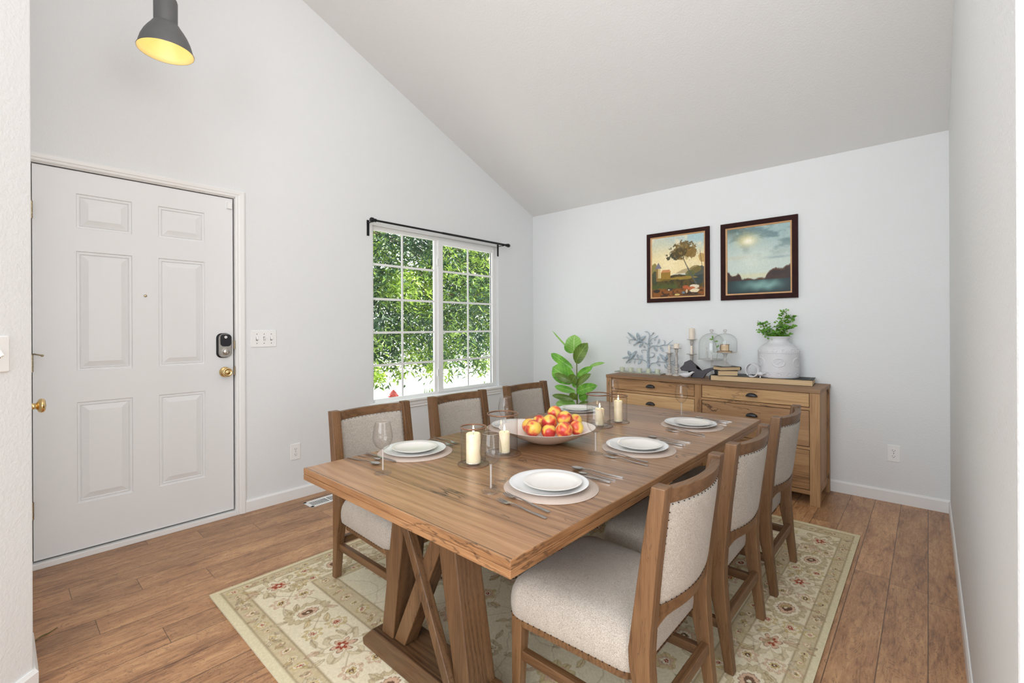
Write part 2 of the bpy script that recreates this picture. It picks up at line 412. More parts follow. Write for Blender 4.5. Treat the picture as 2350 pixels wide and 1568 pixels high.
M['leaf_small'] = leaf_mat('small_green_leaf', (.09, .25, .02, 1), (.24, .52, .07, 1), (.16, .32, .07, 1), .3)
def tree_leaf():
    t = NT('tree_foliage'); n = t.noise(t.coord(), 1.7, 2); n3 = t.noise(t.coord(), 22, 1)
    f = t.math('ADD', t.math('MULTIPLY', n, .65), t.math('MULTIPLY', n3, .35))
    cc = t.ramp(f, [(.40, (.035, .075, .05, 1)), (.50, (.09, .17, .06, 1)), (.57, (.40, .56, .10, 1))])  # dark teal to yellow-green patches paint shade and sun into the leaves
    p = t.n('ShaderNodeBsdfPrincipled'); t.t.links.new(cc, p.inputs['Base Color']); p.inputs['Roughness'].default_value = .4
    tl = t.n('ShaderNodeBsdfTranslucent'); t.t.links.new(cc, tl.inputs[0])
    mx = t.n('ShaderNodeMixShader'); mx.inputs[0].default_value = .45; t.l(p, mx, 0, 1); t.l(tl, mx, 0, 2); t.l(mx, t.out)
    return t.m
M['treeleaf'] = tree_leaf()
def wax():
    t = NT('ivory_candle_wax'); sp = t.n('ShaderNodeSeparateXYZ'); t.l(t.coord('Generated'), sp)
    n = t.noise(t.coord(), 30, 2)
    cc = t.ramp(n, [(.3, (.80, .68, .46, 1)), (.7, (.88, .78, .58, 1))])
    m = t.bsdf(cc, .45, 0, .4, None, 0, 0, Subsurface__Weight=.5, Subsurface__Scale=.03)
    t.p.inputs['Subsurface Radius'].default_value = (1, .5, .25)
    return m
M['wax'] = wax()
M['wax2'] = plain('pale_cream_wax', (.80, .70, .58, 1), .45, nscale=20, namt=.03)
def emit(name, col, s):
    t = NT(name); e = t.n('ShaderNodeEmission'); e.inputs[0].default_value = col; e.inputs[1].default_value = s
    n = t.noise(t.coord(), 5, 1); t.t.links.new(t.mix(n, col, tuple(v*.97 for v in col[:3])+(1,)), e.inputs[0])
    t.l(e, t.out); return t.m
M['flame'] = emit('candle_flame', (1, .78, .42, 1), 14)
def fruit():
    t = NT('nectarine_skin'); c = t.coord(); oi = t.n('ShaderNodeObjectInfo')
    cb = t.n('ShaderNodeVectorMath', operation='ADD'); t.t.links.new(c, cb.inputs[0])
    s2 = t.math('MULTIPLY', oi.outputs['Random'], 31.0); x = t.n('ShaderNodeCombineXYZ')
    for i in range(3): t.t.links.new(s2, x.inputs[i])
    t.l(x, cb, 0, 1)
    n = t.noise(cb.outputs[0], .8, 1.5, .5, .4)
    f = t.noise(cb.outputs[0], 9, 2)
    cc = t.ramp(n, [(.40, (.80, .56, .10, 1)), (.47, (.82, .42, .09, 1)), (.53, (.72, .14, .05, 1)), (.62, (.52, .035, .03, 1))])
    cc = t.mix(t.ramp(f, [(.62, (0, 0, 0)), (.75, (.4, .4, .4))]), cc, (.9, .65, .25, 1))
    return t.bsdf(cc, .32, 0, .5)
M['fruit'] = fruit()
WORLD, SUN, FILL_REAR, FILL_LEFT, FILL_TOP, EXPO = 2.2, 15.0, 70, 85, 9, 0.10  # rear, left and overhead strengths drive added, unseen fill lights
# ------------------------------------------------------------------ room shell
SL, HC, YC = .425, 2.488, -3.487          # ceiling slope, wall height at the corner, right wall plane
def zc(x): return HC - SL*x
m = MB().box(-6.2, .15, -8.5, .15, -.06, 0); struct(m, 'floor', M['floor'])
m = MB()                                    # window wall with openings for door and window
def wp(x0, x1, z0, z1=None):
    m.prism([(x0, z0), (x1, z0), (x1, z1 if z1 is not None else zc(x1)), (x0, z1 if z1 is not None else zc(x0))], 0, .13)
wp(-6.2, -4.03, 0); wp(-4.03, -3.085, 2.082); wp(-3.085, -2.075, 0); wp(-2.075, -.58, 0, .585); wp(-2.075, -.58, 2.068); wp(-.58, .0, 0)
struct(m, 'wall_left', M['wall'])
struct(MB().box(0, .14, -3.70, .13, 0, HC+.02), 'wall_back', M['wall'])
m = MB().prism([(-3.077, 0), (.0, 0), (.0, HC), (-3.077, zc(-3.077))], YC-.16, YC)
struct(m, 'wall_right', M['wall'], bevel=.006)
# angled entry wall stub at far left: 45 degree face, then a face running to the window wall
m = MB().prism([(-4.058, -1.15), (-4.058, 0), (-4.9, 0), (-4.9, -1.99)], 0, 4.6, 'z')
struct(m, 'wall_entry', M['wall'], bevel=.004)
m = MB().prism([(.14, HC-SL*.14+.0), (.14, HC-SL*.14+.12), (-6.2, zc(-6.2)+.12), (-6.2, zc(-6.2))], .13, -8.5)
struct(m, 'ceiling', M['ceil'])
# baseboards
def bprof(h, t): return [(0, 0), (t, 0), (t, h*.86), (t*.45, h), (0, h)]
struct(MB().prism([(-a, b) for a, b in bprof(.083, .014)], YC, -.0, 'y'), 'baseboard_back', M['trim'])
struct(MB().prism([(-a, b) for a, b in bprof(.078, .014)], -3.03, -.014, 'x'), 'baseboard_left', M['trim'])
struct(MB().prism([(YC+a, b) for a, b in bprof(.083, .009)], -3.077, -.014, 'x'), 'baseboard_right', M['trim'], bevel=.002)
m = MB(); pr = bprof(.085, .013)
q = Vector((-.7071, -.7071, 0)); nrm = Vector((.7071, -.7071, 0)); c0 = Vector((-4.058, -1.15, 0))
r0 = [c0+Vector((a, -a*.41, b)) for a, b in pr]; r1 = [c0+q*1.1+nrm*a+Vector((0, 0, b)) for a, b in pr]
r2 = [Vector((-4.058+a, -.86, b)) for a, b in pr]
m.loft([r2, r0, r1]); struct(m, 'baseboard_entry', M['trim'])

# entry door ---------------------------------------------------------------
FY = .006
d1 = thing('door_1', 'white six-panel entry door with black keypad lock and brass knob', 'door'); d1['kind'] = 'structure'
DX0, DX1, DZ0, DZ1 = -4.012, -3.098, .040, 2.068
m = MB(); bm = m.bm
xs = [DX0, -3.848, -3.613, -3.492, -3.255, DX1]; zs = [DZ0, .287, .830, .998, 1.641, 1.763, 1.949, DZ1]
def quad(pts): bm.faces.new([bm.verts.new(p) for p in pts])
for i in range(5):
    for j in range(7):
        a, b, c, d = xs[i], xs[i+1], zs[j], zs[j+1]
        if i in (1, 3) and j in (1, 3, 5):
            rings = []
            for ins, y in ((0, 0), (.004, .007), (.012, .007), (.016, .0035), (.020, .009), (.046, .001), (.049, 0.0)):
                rings.append([(a+ins, FY+y, c+ins), (b-ins, FY+y, c+ins), (b-ins, FY+y, d-ins), (a+ins, FY+y, d-ins)])
            m.loft(rings, cap=(False, True))
        else: quad([(a, FY, c), (b, FY, c), (b, FY, d), (a, FY, d)])
m.box(DX0, DX1, FY+.012, FY+.044, DZ0, DZ1)
for a, b, c, d in ((DX0, DX0, DZ0, DZ1), (DX1, DX1, DZ0, DZ1)):
    quad([(a, FY, c), (a, FY+.02, c), (a, FY+.02, d), (a, FY, d)])
quad([(DX0, FY, DZ0), (DX1, FY, DZ0), (DX1, FY+.02, DZ0), (DX0, FY+.02, DZ0)]); quad([(DX0, FY, DZ1), (DX1, FY, DZ1), (DX1, FY+.02, DZ1), (DX0, FY+.02, DZ1)])
m.obj('door_slab', M['door'], d1)
m = MB().box(-4.03, -3.086, .045, .12, 0, 2.082); m.obj('weather_seal', M['slot'], d1)
m = MB().box(-4.029, -3.086, -.018, .10, 0.0, .030); m.obj('threshold', M['trim'], d1, bevel=.003)
# brass knob with rosette
def knob(mat=None):
    k = MB(); k.lathe([(0, 0), (.033, 0), (.033, .004), (.029, .009), (.015, .012), (.0125, .016), (.012, .030), (.016, .034), (.0255, .040), (.029, .049), (.0275, .058), (.020, .064), (.0185, .0605), (.010, .0615), (.009, .065), (.004, .0665), (0, .067)], 32, mat=mat); return k
RX = Matrix.Rotation(pi/2, 4, 'X')          # +z -> -y
kb = knob(Matrix.Translation((-3.146, FY, .941)) @ RX).obj('door_knob', M['brass'], d1, smooth=True); kb['label'] = 'polished brass knob'
def rrect(w, h, r, n=6, top=None):
    out = []
    for cx, cz, a0 in ((w/2-r, h/2-r, 0), (-w/2+r, h/2-r, 90), (-w/2+r, -h/2+r, 180), (w/2-r, -h/2+r, 270)):
        out += [(cx+r*math.cos(math.radians(a0+90*k/n)), cz+r*math.sin(math.radians(a0+90*k/n))) for k in range(n+1)]
    return out
LX, LZ = -3.151, 1.112
def plate(m, w, h, r, y0, y1, cx, cz, ins=.004):
    rg = []
    for s, y in ((0, y0), (0, y1+(y0-y1)*.35), (ins, y1)):
        rg.append([(cx+p[0], y, cz+p[1]) for p in rrect(w-2*s, h-2*s, max(r-s, .002))])
    return m.loft(rg)
dbk = plate(MB(), .082, .158, .03, FY, FY-.006, LX-.003, LZ).obj('deadbolt_lock', M['black'], d1); dbk['label'] = 'keypad deadbolt in nickel and black'
plate(MB(), .074, .150, .028, FY-.003, FY-.026, LX+.003, LZ, .005).obj('lock_housing', M['nickel'], dbk, smooth=True, autosmooth=35)
plate(MB(), .064, .078, .020, FY-.020, FY-.0285, LX+.004, LZ+.033, .003).obj('keypad_screen', M['keypad'], dbk, smooth=True, autosmooth=35)
MB().lathe([(0, 0), (.0215, 0), (.0215, .004), (.0185, .006), (.017, .018), (.014, .020), (0, .020)], 28, mat=Matrix.Translation((LX+.004, FY-.025, LZ-.038)) @ RX).obj('thumb_turn_base', M['nickel'], dbk, smooth=True, autosmooth=35)
MB().box(-.005, .005, -.014, .014, .018, .034, mat=Matrix.Translation((LX+.004, FY-.025, LZ-.038)) @ RX @ Matrix.Rotation(.25, 4, 'Z')).obj('thumb_turn', M['nickel'], dbk, bevel=.002)
MB().lathe([(0, 0), (.0085, 0), (.0085, .0008), (0, .0009)], 24, mat=Matrix.Translation((LX+.003, FY-.0285, LZ+.054)) @ RX).obj('logo_badge', M['white_mark'], dbk)
cu = bpy.data.curves.new('logo_text', 'FONT'); cu.body = 'Yale'; cu.size = .0068; cu.align_x = 'CENTER'; cu.align_y = 'CENTER'; cu.extrude = .0001
to = bpy.data.objects.new('logo_text', cu); COL.objects.link(to); to.location = (LX+.003, FY-.0296, LZ+.054); to.rotation_euler = (pi/2, 0, 0); to.parent = dbk; cu.materials.append(M['grey_mark'])
m = MB().lathe([(0, 0), (.0075, 0), (.0075, .003), (.005, .004), (0, .0035)], 16, mat=Matrix.Translation((-3.554, FY, 1.414)) @ RX); pp = m.obj('peephole', M['agedbrass'], d1, smooth=True)
plate(MB(), .030, .042, .004, FY, FY-.014, DX1-.020, 2.02, .002).obj('alarm_sensor', M['plate'], d1)
for z, h in ((1.115, .056), (.945, .056)): MB().box(-3.0965, -3.087, -.001, .010, z-h/2, z+h/2).obj('strike_plate', M['agedbrass'], d1)
for z in (1.83, 1.05, .30):
    h = MB(); 
    for k in range(5): h.lathe([(0, 0), (.0055, .0005), (.0055, .0175), (0, .018)], 12, c=(DX0-.003, -.004, z-.045+.018*k))
    h.obj('hinge', M['agedbrass'], d1, smooth=True, autosmooth=40)
m = MB().tube([(DX0-.002, -.006, 1.095), (DX0+.004, -.03, 1.097), (DX0+.03, -.05, 1.09)], .0035, 8); m.ball((DX0+.032, -.052, 1.089), .006, 8, 6); m.obj('hinge_pin_stop', M['agedbrass'], d1, smooth=True)
# casing
def casing_profile(): return [(0, 0), (0, -.010), (.008, -.014), (.018, -.012), (.026, -.016), (.048, -.018), (.056, -.014), (.058, -.008), (.058, 0)]
m = MB(); cp = casing_profile()
def ringc(x, z, dx, dz): return [(x+dx*a, b, z+dz*a) for a, b in cp]
m.loft([ringc(-3.086, 0, 1, 0), ringc(-3.086, 2.080, 1, 1*.78), ringc(-4.029, 2.080, -1, .78), ringc(-4.029, 0, -1, 0)][:2], closed=True)
m.loft([ringc(-3.086, 2.080, 1, .78), ringc(-4.029, 2.080, -.0, .78)], closed=True)
m.loft([[(x, y, 0) for x, y in ((-3.0975+.0015, .0), (-3.086, 0), (-3.086, .13), (-3.094, .13))], [(x, y, 2.08) for x, y in ((-3.0975+.0015, 0), (-3.086, 0), (-3.086, .13), (-3.094, .13))]]) if False else None
m.box(-3.0885, -3.084, .0, .13, 0, 2.084); m.box(-4.03, -3.085, .0, .13, 2.0745, 2.084)
struct(m, 'trim_1', M['trim'])

# closet door in the hidden side face of the entry wall: only its knob shows past the wall edge
d2 = thing('door_2', 'closet door knob of polished brass at the left wall edge', 'door'); d2['kind'] = 'structure'
MB().box(-4.0585, -4.0545, -.80, -.14, .012, 2.03).obj('door_slab', M['door'], d2)
kk = knob(Matrix.Translation((-4.0545, -.665, .908)) @ Matrix.Rotation(pi/2, 4, 'Y') @ Matrix.Diagonal((1.0, 1.0, .84, 1))).obj('door_knob', M['brass'], d2, smooth=True); kk['label'] = 'polished brass knob seen from the side'

# window ---------------------------------------------------------------------
wx0, wx1, wz0, wz1, gy = -2.075, -.58, .600, 2.068, .052
w1 = thing('window_1', 'white two-sash window with grids above the dining chairs', 'window'); w1['kind'] = 'structure'
m = MB(); D0, D1 = .035, .066
m.box(wx0, wx0+.03, D0, D1, wz0, wz1); m.box(wx1-.045, wx1, D0, D1, wz0, wz1); m.box(wx0+.03, wx1-.045, D0+.001, D1, wz1-.035, wz1); m.box(wx0+.03, wx1-.045, D0+.001, D1, wz0-.01, wz0+.022)
m.box(-1.405, -1.365, D0+.004, D1-.002, wz0+.022, wz1-.035); m.obj('window_frame', M['vinyl'], w1, bevel=.003)
m = MB(); sx0, sx1 = -1.372, -.618      # right sash frame, proud of the left one
m.box(sx0, sx0+.058, .022, .062, wz0+.018, wz1-.03); m.box(sx1-.034, sx1, .022, .062, wz0+.018, wz1-.03)
m.box(sx0+.058, sx1-.034, .0225, .062, wz1-.068, wz1-.03); m.box(sx0+.058, sx1-.034, .0225, .062, wz0+.014, wz0+.040); m.obj('sash_frame', M['vinyl'], w1, bevel=.003)
ml = MB().box(-2.045, -1.40, gy+.003, gy+.0055, wz0+.02, wz1-.034); ml.obj('left_pane', M['pane'], w1)
mr = MB().box(-1.314, -.652, gy-.008, gy-.0055, wz0+.038, wz1-.066); mr.obj('right_pane', M['pane'], w1)
MB().box(-1.4045, -1.3995, gy-.004, gy+.008, wz0+.022, wz1-.035).box(-.6535, -.6495, gy-.012, gy-.003, wz0+.040, wz1-.068).obj('glazing_gasket', M['slot'], w1)
gl = MB(); ZR = [.905, 1.180, 1.463, 1.752]
for z in ZR: gl.box(-2.045, -1.40, gy-.004, gy+.0025, z-.0095, z+.0095)
gl.box(-1.752-.009, -1.752+.009, gy-.0038, gy+.0023, wz0+.02, wz1-.034)
for z in ZR: gl.box(-1.314, -.652, gy-.015, gy-.0085, z-.0095, z+.0095)
gl.box(-.990, -.972, gy-.0148, gy-.0087, wz0+.038, wz1-.066); gl.obj('window_grid', M['vinyl'], w1)
for z in (1.83, .80): MB().box(-1.392, -1.376, .012, .024, z-.035, z+.035).obj('sash_latch', M['vinyl'], w1, bevel=.004)
m = MB().box(wx0-.03, wx1+.03, -.032, .0, wz0-.022, wz0); m.box(wx0, wx1, 0, .05, wz0-.014, wz0)
m.obj('window_sill', M['trim'], w1, bevel=.005)
m = MB().loft([[(x, -a, wz0-.022-b) for a, b in ((0, 0), (.016, 0), (.016, .03), (.010, .038), (.012, .052), (0, .056))] for x in (wx0-.015, wx1+.015)]); m.obj('sill_apron', M['trim'], w1)

# curtain rod
rod = thing('curtain_rod', 'thin black curtain rod on two brackets above the window', 'curtain rod', (-1.32, -.08, 2.084))
zr = .002
def rp(x, y=0, z=0): return (x+1.32, y, z)
MB().tube([rp(-2.10), rp(-1.32)], .0085, 12).tube([rp(-1.40), rp(-.53)], .0105, 12).obj('rod', M['black'], rod, smooth=True, autosmooth=40)
for x, s in ((-2.10, -1), (-.535, 1)):
    Rm_ = Matrix.Translation(rp(x)) @ Matrix.Rotation(s*pi/2, 4, 'Y')
    MB().lathe([(0, -.01), (.014, -.01), (.014, .003), (.010, .006), (.010, .012), (.019, .016), (.019, .034), (.015, .040), (0, .041)], 20, mat=Rm_).obj('finial', M['black'], rod, smooth=True, autosmooth=35)
for x in (-2.115, -.59):
    b = MB(); b.box(x+1.32-.011, x+1.32+.011, .0745, .0795, -.115, .012); b.box(x+1.32-.007, x+1.32+.007, -.012, .077, -.014, -.009)
    b.tube([(x+1.32, -.014, .006), (x+1.32, -.013, -.011), (x+1.32, 0, -.015), (x+1.32, .012, -.011)], .004, 6)
    b.obj('bracket', M['black'], rod, bevel=.001)

# switch plates and outlets
def screws(m, pts, y=-.0058):
    for x, z in pts: m.lathe([(0, 0), (.003, 0), (.003, .0008), (0, .001)], 10, mat=Matrix.Translation((x, y, z)) @ RX)
def switch_plate(label, loc, rz, n):
    w = .070+.046*(n-1); t = thing('light_switch', label, 'light switch', loc, rz)
    plate(MB(), w, .114, .004, 0, -.006, 0, 0, .003).obj('cover_plate', M['plate'], t)
    for k in range(n):
        x = (k-(n-1)/2)*.046; up = (k == 1)
        MB().box(x-.0055, x+.0055, -.0064, -.0058, -.013, .013).obj('toggle_slot', M['grey_mark'], t)
        MB().box(-.0042, .0042, -.011, .0, -.011, .011, mat=Matrix.Translation((x, -.0062, 0)) @ Matrix.Rotation((.55 if up else -.55), 4, 'X')).obj('toggle', M['plate'], t, bevel=.001)
    for k in range(n):
        for z in (-.031, .031): s = MB(); screws(s, [((k-(n-1)/2)*.046, z)]); s.obj('screw', M['grey_mark'], t)
    return t
switch_plate('white triple toggle switch plate right of the entry door', (-2.911, 0, 1.151), 0, 3)
sw = switch_plate('white switch plate at the left edge of the photo', (-4.058-.7071*.112, -1.15-.7071*.112, 1.145), pi/4, 1)
def outlet(label, loc, rz):
    t = thing('power_outlet', label, 'outlet', loc, rz)
    plate(MB(), .070, .114, .004, 0, -.006, 0, 0, .003).obj('cover_plate', M['plate'], t)
    for s in (-1, 1):
        f = MB(); rg = []
        for y, ins in ((-.005, 0), (-.0075, .0006)):
            rg.append([(max(-.0165, min(.0165, (.0185-ins)*math.cos(2*pi*k/24))), y, s*.0195+(.0145-ins)*math.sin(2*pi*k/24)) for k in range(24)])
        f.loft(rg); f.obj('socket_face', M['plate'], t)
        h = MB(); z = s*.0195
        h.box(-.0075, -.0055, -.0079, -.0074, z-.002, z+.007); h.box(.0055, .0075, -.0079, -.0074, z-.001, z+.006)
        h.lathe([(0, 0), (.0026, 0), (0, .0004)], 10, mat=Matrix.Translation((0, -.0075, z-.007)) @ RX); h.obj('socket_slots', M['slot'], t)
    s = MB(); screws(s, [(0, 0)]); s.obj('screw', M['grey_mark'], t)
outlet('white wall outlet below the switches, left of the dining table', (-2.702, 0, .336), 0)
outlet('white wall outlet right of the wooden sideboard', (0, -3.203, .338), -pi/2)

# floor vent
t = thing('floor_vent', 'white metal floor register beside the table, against the window wall', 'vent', (-2.56, -.195, 0), math.radians(3))
v = MB(); L_, W_ = .30, .125
v.box(-L_/2, L_/2, -W_/2, -W_/2+.022, 0, .005); v.box(-L_/2, L_/2, W_/2-.022, W_/2, 0, .005); v.box(-L_/2, -L_/2+.022, -W_/2, W_/2, 0, .005); v.box(L_/2-.022, L_/2, -W_/2, W_/2, 0, .005); v.box(-.006, .006, -W_/2, W_/2, 0, .0048)
v.obj('vent_frame', M['plate'], t, bevel=.0015)
MB().box(-L_/2+.02, L_/2-.02, -W_/2+.02, W_/2-.02, .0, .0012).obj('vent_opening', M['slot'], t)
v = MB()
for k in range(22):
    x = -L_/2+.028+k*.0116
    if abs(x) > .008: v.box(-.0022, .0022, -W_/2+.02, W_/2-.02, -.0016, .0016, mat=Matrix.Translation((x, 0, .003)) @ Matrix.Rotation(.5, 4, 'Y'))
v.obj('vent_louvres', M['plate'], t)

# twig on the floor
m = MB().tube(crom([(-4.05, -.786, .003), (-4.02, -.765, .006), (-4.0, -.752, .003), (-3.972, -.731, .004)], 4), [.0022]*4+[.003]*4+[.0022]*4+[.0012], 6)
tag(m.obj('twig', M['twig'], None, smooth=True), 'short dry twig lying on the floor by the left wall', 'twig')

# pendant lamp ---------------------------------------------------------------
t = thing('pendant_lamp', 'charcoal metal pendant lamp with yellow-gold inside', 'pendant lamp', (-3.595, -.700, 2.532))
prof = [(.112, 0), (.1125, .003), (.1095, .004), (.106, .020), (.098, .050), (.086, .078), (.073, .100), (.062, .116), (.058, .122), (.055, .128), (.048, .134), (.048, .138)]
MB().lathe(prof, 56).obj('lamp_shade', M['lamp'], t, smooth=True, autosmooth=30)
inn = [(.1115, .0005), (.108, .003), (.104, .020), (.096, .050), (.084, .077), (.071, .098), (.060, .113), (.030, .122), (0, .123)]
MB().lathe(inn, 56).obj('shade_lining', M['lampin'], t, smooth=True)
MB().lathe([(.047, .130), (.0475, .240), (.044, .252), (.034, .262), (.012, .266), (.010, .280), (0, .281)], 40).obj('lamp_neck', M['lamp'], t, smooth=True, autosmooth=30)
MB().lathe([(0, .056), (.014, .060), (.023, .072), (.025, .084), (.019, .100), (.013, .110), (.013, .121)], 24).obj('bulb', emit('warm_bulb', (1, .82, .5, 1), .9), t, smooth=True)
zt = zc(-3.595)-2.532
MB().tube([(0, 0, .27), (0, 0, zt-.01)], .0035, 8).obj('cord', M['black'], t, smooth=True)
MB().lathe([(0, zt+.02), (.06, zt+.02), (.06, zt-.03), (.05, zt-.045), (0, zt-.045)], 32).obj('ceiling_canopy', M['lamp'], t, smooth=True, autosmooth=30)
# ------------------------------------------------------------------ dining table
T = .675; TX0, TX1, TY0, TY1, TT = -3.335, -1.148, -2.652, -1.560, .046
tb = thing('dining_table', 'long rustic wooden trestle dining table with crossed braces', 'table', (-2.2415, -2.106, 0))
ox, oy = 2.2415, 2.106
m = MB().box(TX0+ox, TX1+ox, TY0+oy, TY1+oy, T-TT*.52, T); two = [M['table_top'], M['table_edge'], M['table_edge_x']]
def side_mats(o):
    for p in o.data.polygons: p.material_index = 1 if abs(p.normal.x) > .5 else 2 if abs(p.normal.y) > .5 else 0
side_mats(m.obj('tabletop', two, tb, bevel=.0035, seg=3))
m = MB().box(TX0+ox, TX1+ox, TY0+oy, TY1+oy, T-TT, T-TT*.52-.0004); side_mats(m.obj('tabletop_underframe', two, tb, bevel=.002))
zt = T-TT
for s in (-1, 1):
    def sx(x): return s*x+(.045 if s > 0 else 0)
    # s=-1 : near pedestal, local x of its outer face = -.945
    def B(m, x0, x1, *r): 
        a, b = sorted((sx(x0), sx(x1))); return m.box(a, b, *r)
    # platform foot (profile in y-z, chamfered ends)
    m = MB(); a, b = sorted((sx(.962), sx(.822)))
    m.prism([(-.315, .012), (.335, .012), (.342, .035), (.275, .095), (-.265, .095), (-.322, .035)], a, b, 'x'); 
    m.obj('foot', M['leg_y'], tb, bevel=.004)
    for q in (-1, 1):
        # deep splayed leg
        def ring(z):
            f = (z-.095)/(zt-.095); yo = .240-.085*f; w = .070+.016*f*(q < 0); xo = .940-.0*f; dp = .112-.012*f
            ys = sorted((q*yo, q*(yo-w))); xsn = sorted((sx(xo), sx(xo-dp)))
            return [(xsn[0], ys[0], z), (xsn[1], ys[0], z), (xsn[1], ys[1], z), (xsn[0], ys[1], z)]
        MB().loft([ring(.093), ring(zt)]).obj('leg', M['leg_z'], tb, bevel=.004)
    # crossed braces between the legs
    def brace(y0, y1, xa, xb, w, name, mat):
        z0, z1 = .096, zt-.03
        d = Vector((0, y1-y0, z1-z0)).normalized(); nn = Vector((0, d.z, -d.y))
        pr = []
        for y, z in ((y0, z0), (y1, z1)):
            pr.append([(sx(x), y+k*w/2/max(.3, d.z), z) for x, k in ((xa, -1), (xb, -1), (xb, 1), (xa, 1))])
        MB().loft(pr).obj(name, mat, tb, bevel=.003)
    brace(-.155, .10, .960, .928, .034, 'cross_brace', M['leg_z'])
    brace(.135, -.115, .936, .880, .056, 'cross_brace', M['leg_z'])
    m = MB(); B(m, .938, .842, -.17, .17, zt-.035, zt-.001); m.obj('top_cleat', M['leg_y'], tb, bevel=.003)

# ------------------------------------------------------------------ chairs
def arc(x, depth, half): return -depth*(1-(x/half)**2)
def make_chair(label, group):
    t = thing('dining_chair', label, 'chair', group=group)
    KY = [(.010, -.2610, .030, .033), (.16, -.2420, .038, .038), (.330, -.2200, .058, .044), (.375, -.2185, .060, .046), (.44, -.2250, .055, .046), (.60, -.2440, .047, .046), (.816, -.2740, .038, .046)]
    yz = lambda z: np.interp(z, [k[0] for k in KY], [k[1] for k in KY])-.003
    for s in (-1, 1):
        rings = []
        for z, y, d, w in KY:
            xo = .2275-(.010 if z < .1 else .006 if z < .3 else 0); xi = xo-w
            x0, x1 = sorted((s*xo, s*xi)); rings.append([(x0, y-d/2, z), (x1, y-d/2, z), (x1, y+d/2, z), (x0, y+d/2, z)])
        MB().loft(rings).obj('rear_leg', M['chair_z'], t, bevel=.003)
        rings = []
        for z, w in ((.010, .030), (.30, .044)):
            xo = .218; x0, x1 = sorted((s*xo, s*(xo-w))); rings.append([(x0, .232-w, z), (x1, .232-w, z), (x1, .232, z), (x0, .232, z)])
        MB().loft(rings).obj('front_leg', M['chair_z'], t, bevel=.003)
        x0, x1 = sorted((s*.209, s*.184)); MB().box(x0, x1, -.242, .20, .150, .182).obj('side_stretcher', M['chair_y'], t, bevel=.003)
    MB().box(-.19, .19, -.256, -.230, .172, .206).obj('rear_stretcher', M['chair_x'], t, bevel=.003)
    def rail(z0f, z1f, th, depth, name):
        N = 16; rings = []
        for k in range(N+1):
            x = -.187+.374*k/N; a = arc(x, depth, .19); z0, z1 = z0f(x), z1f(x); y0 = yz(z0)+a; y1 = yz(z1)+a
            rings.append([(x, y0-th/2, z0), (x, y0+th/2, z0), (x, y1+th/2, z1), (x, y1-th/2, z1)])
        MB().loft(rings).obj(name, M['chair_x'], t, bevel=.002)
    DP = .036
    rail(lambda x: .768, lambda x: .808, .026, DP, 'top_rail')
    rail(lambda x: .452-.045*max(0, (abs(x)-.12)/.067)**2, lambda x: .488, .026, DP, 'lower_rail')
    # upholstered back panel, curved in plan, padded front and rear
    NX, NZ = 20, 14; g = {}
    m = MB(); bm = m.bm; xh, z0, z1 = .184, .486, .770
    def side(sgn):
        V = []
        for j in range(NZ+1):
            row = []
            for i in range(NX+1):
                u = i/NX*2-1; v = j/NZ*2-1
                x = xh*u; z = (z0+z1)/2+(z1-z0)/2*v
                e = (1-abs(u)**7)*(1-abs(v)**7)
                row.append(bm.verts.new((x, yz(z)+arc(x, DP, .19)+sgn*(.0095+.008*e**.6), z)))
            V.append(row)
        for j in range(NZ):
            for i in range(NX): bm.faces.new((V[j][i], V[j][i+1], V[j+1][i+1], V[j+1][i]))
        return V
    A, Bk = side(1), side(-1)
    per = [(0, i) for i in range(NX+1)]+[(j, NX) for j in range(1, NZ+1)]+[(NZ, i) for i in range(NX-1, -1, -1)]+[(j, 0) for j in range(NZ-1, 0, -1)]
    for (a, b), (c, d) in zip(per, per[1:]+per[:1]): bm.faces.new((A[a][b], A[c][d], Bk[c][d], Bk[a][b]))
    m.obj('backrest', M['fabric'], t, smooth=True)
    # seat cushion
    def plan(ins, n=7):
        P = []; yf, yb = .243-ins, -.205+ins; wf, wb = .236-ins, .222-ins
        for cx, cy, a0, r in ((wf, yf, 0, .055), (-wf, yf, 90, .055), (-wb, yb, 180, .045), (wb, yb, 270, .045)):
            r = max(.012, r-ins*.3); sxn = 1 if cx > 0 else -1; syn = 1 if cy > 0 else -1
            for k in range(n+1):
                a = math.radians(a0+90*k/n); P.append((cx-sxn*r+r*math.cos(a), cy-syn*r+r*math.sin(a)))
        return P
    rings = []
    for ins, z in ((.030, .293), (.004, .298), (0, .303), (-.003, .325), (-.003, .350), (.001, .375), (.010, .396), (.028, .413), (.055, .4235), (.10, .430), (.16, .433)):
        rings.append([(x, y, z) for x, y in plan(ins)])
    MB().loft(rings).obj('seat', M['fabric'], t, smooth=True, autosmooth=60)
    m = MB(); rings = [[(x, y, z) for x, y in plan(.016)] for z in (.268, .297)]; m.loft(rings).obj('seat_frame', M['chair_x'], t)
    # nailheads
    def nails(m): o = m.obj('nailhead_trim', M['nail'], t); o['kind'] = 'stuff'
    m = MB(); P = plan(-.0015, 10)+[plan(-.0015, 10)[0]]; acc = 0
    for a, b in zip(P, P[1:]):
        L = math.hypot(b[0]-a[0], b[1]-a[1]); d = (-acc) % .0215 if acc else 0
        while d < L:
            f = d/L; m.ico((a[0]+(b[0]-a[0])*f, a[1]+(b[1]-a[1])*f, .3015), .0022); d += .0215
        acc = (acc+L) % .0215
        acc = acc
    nails(m)
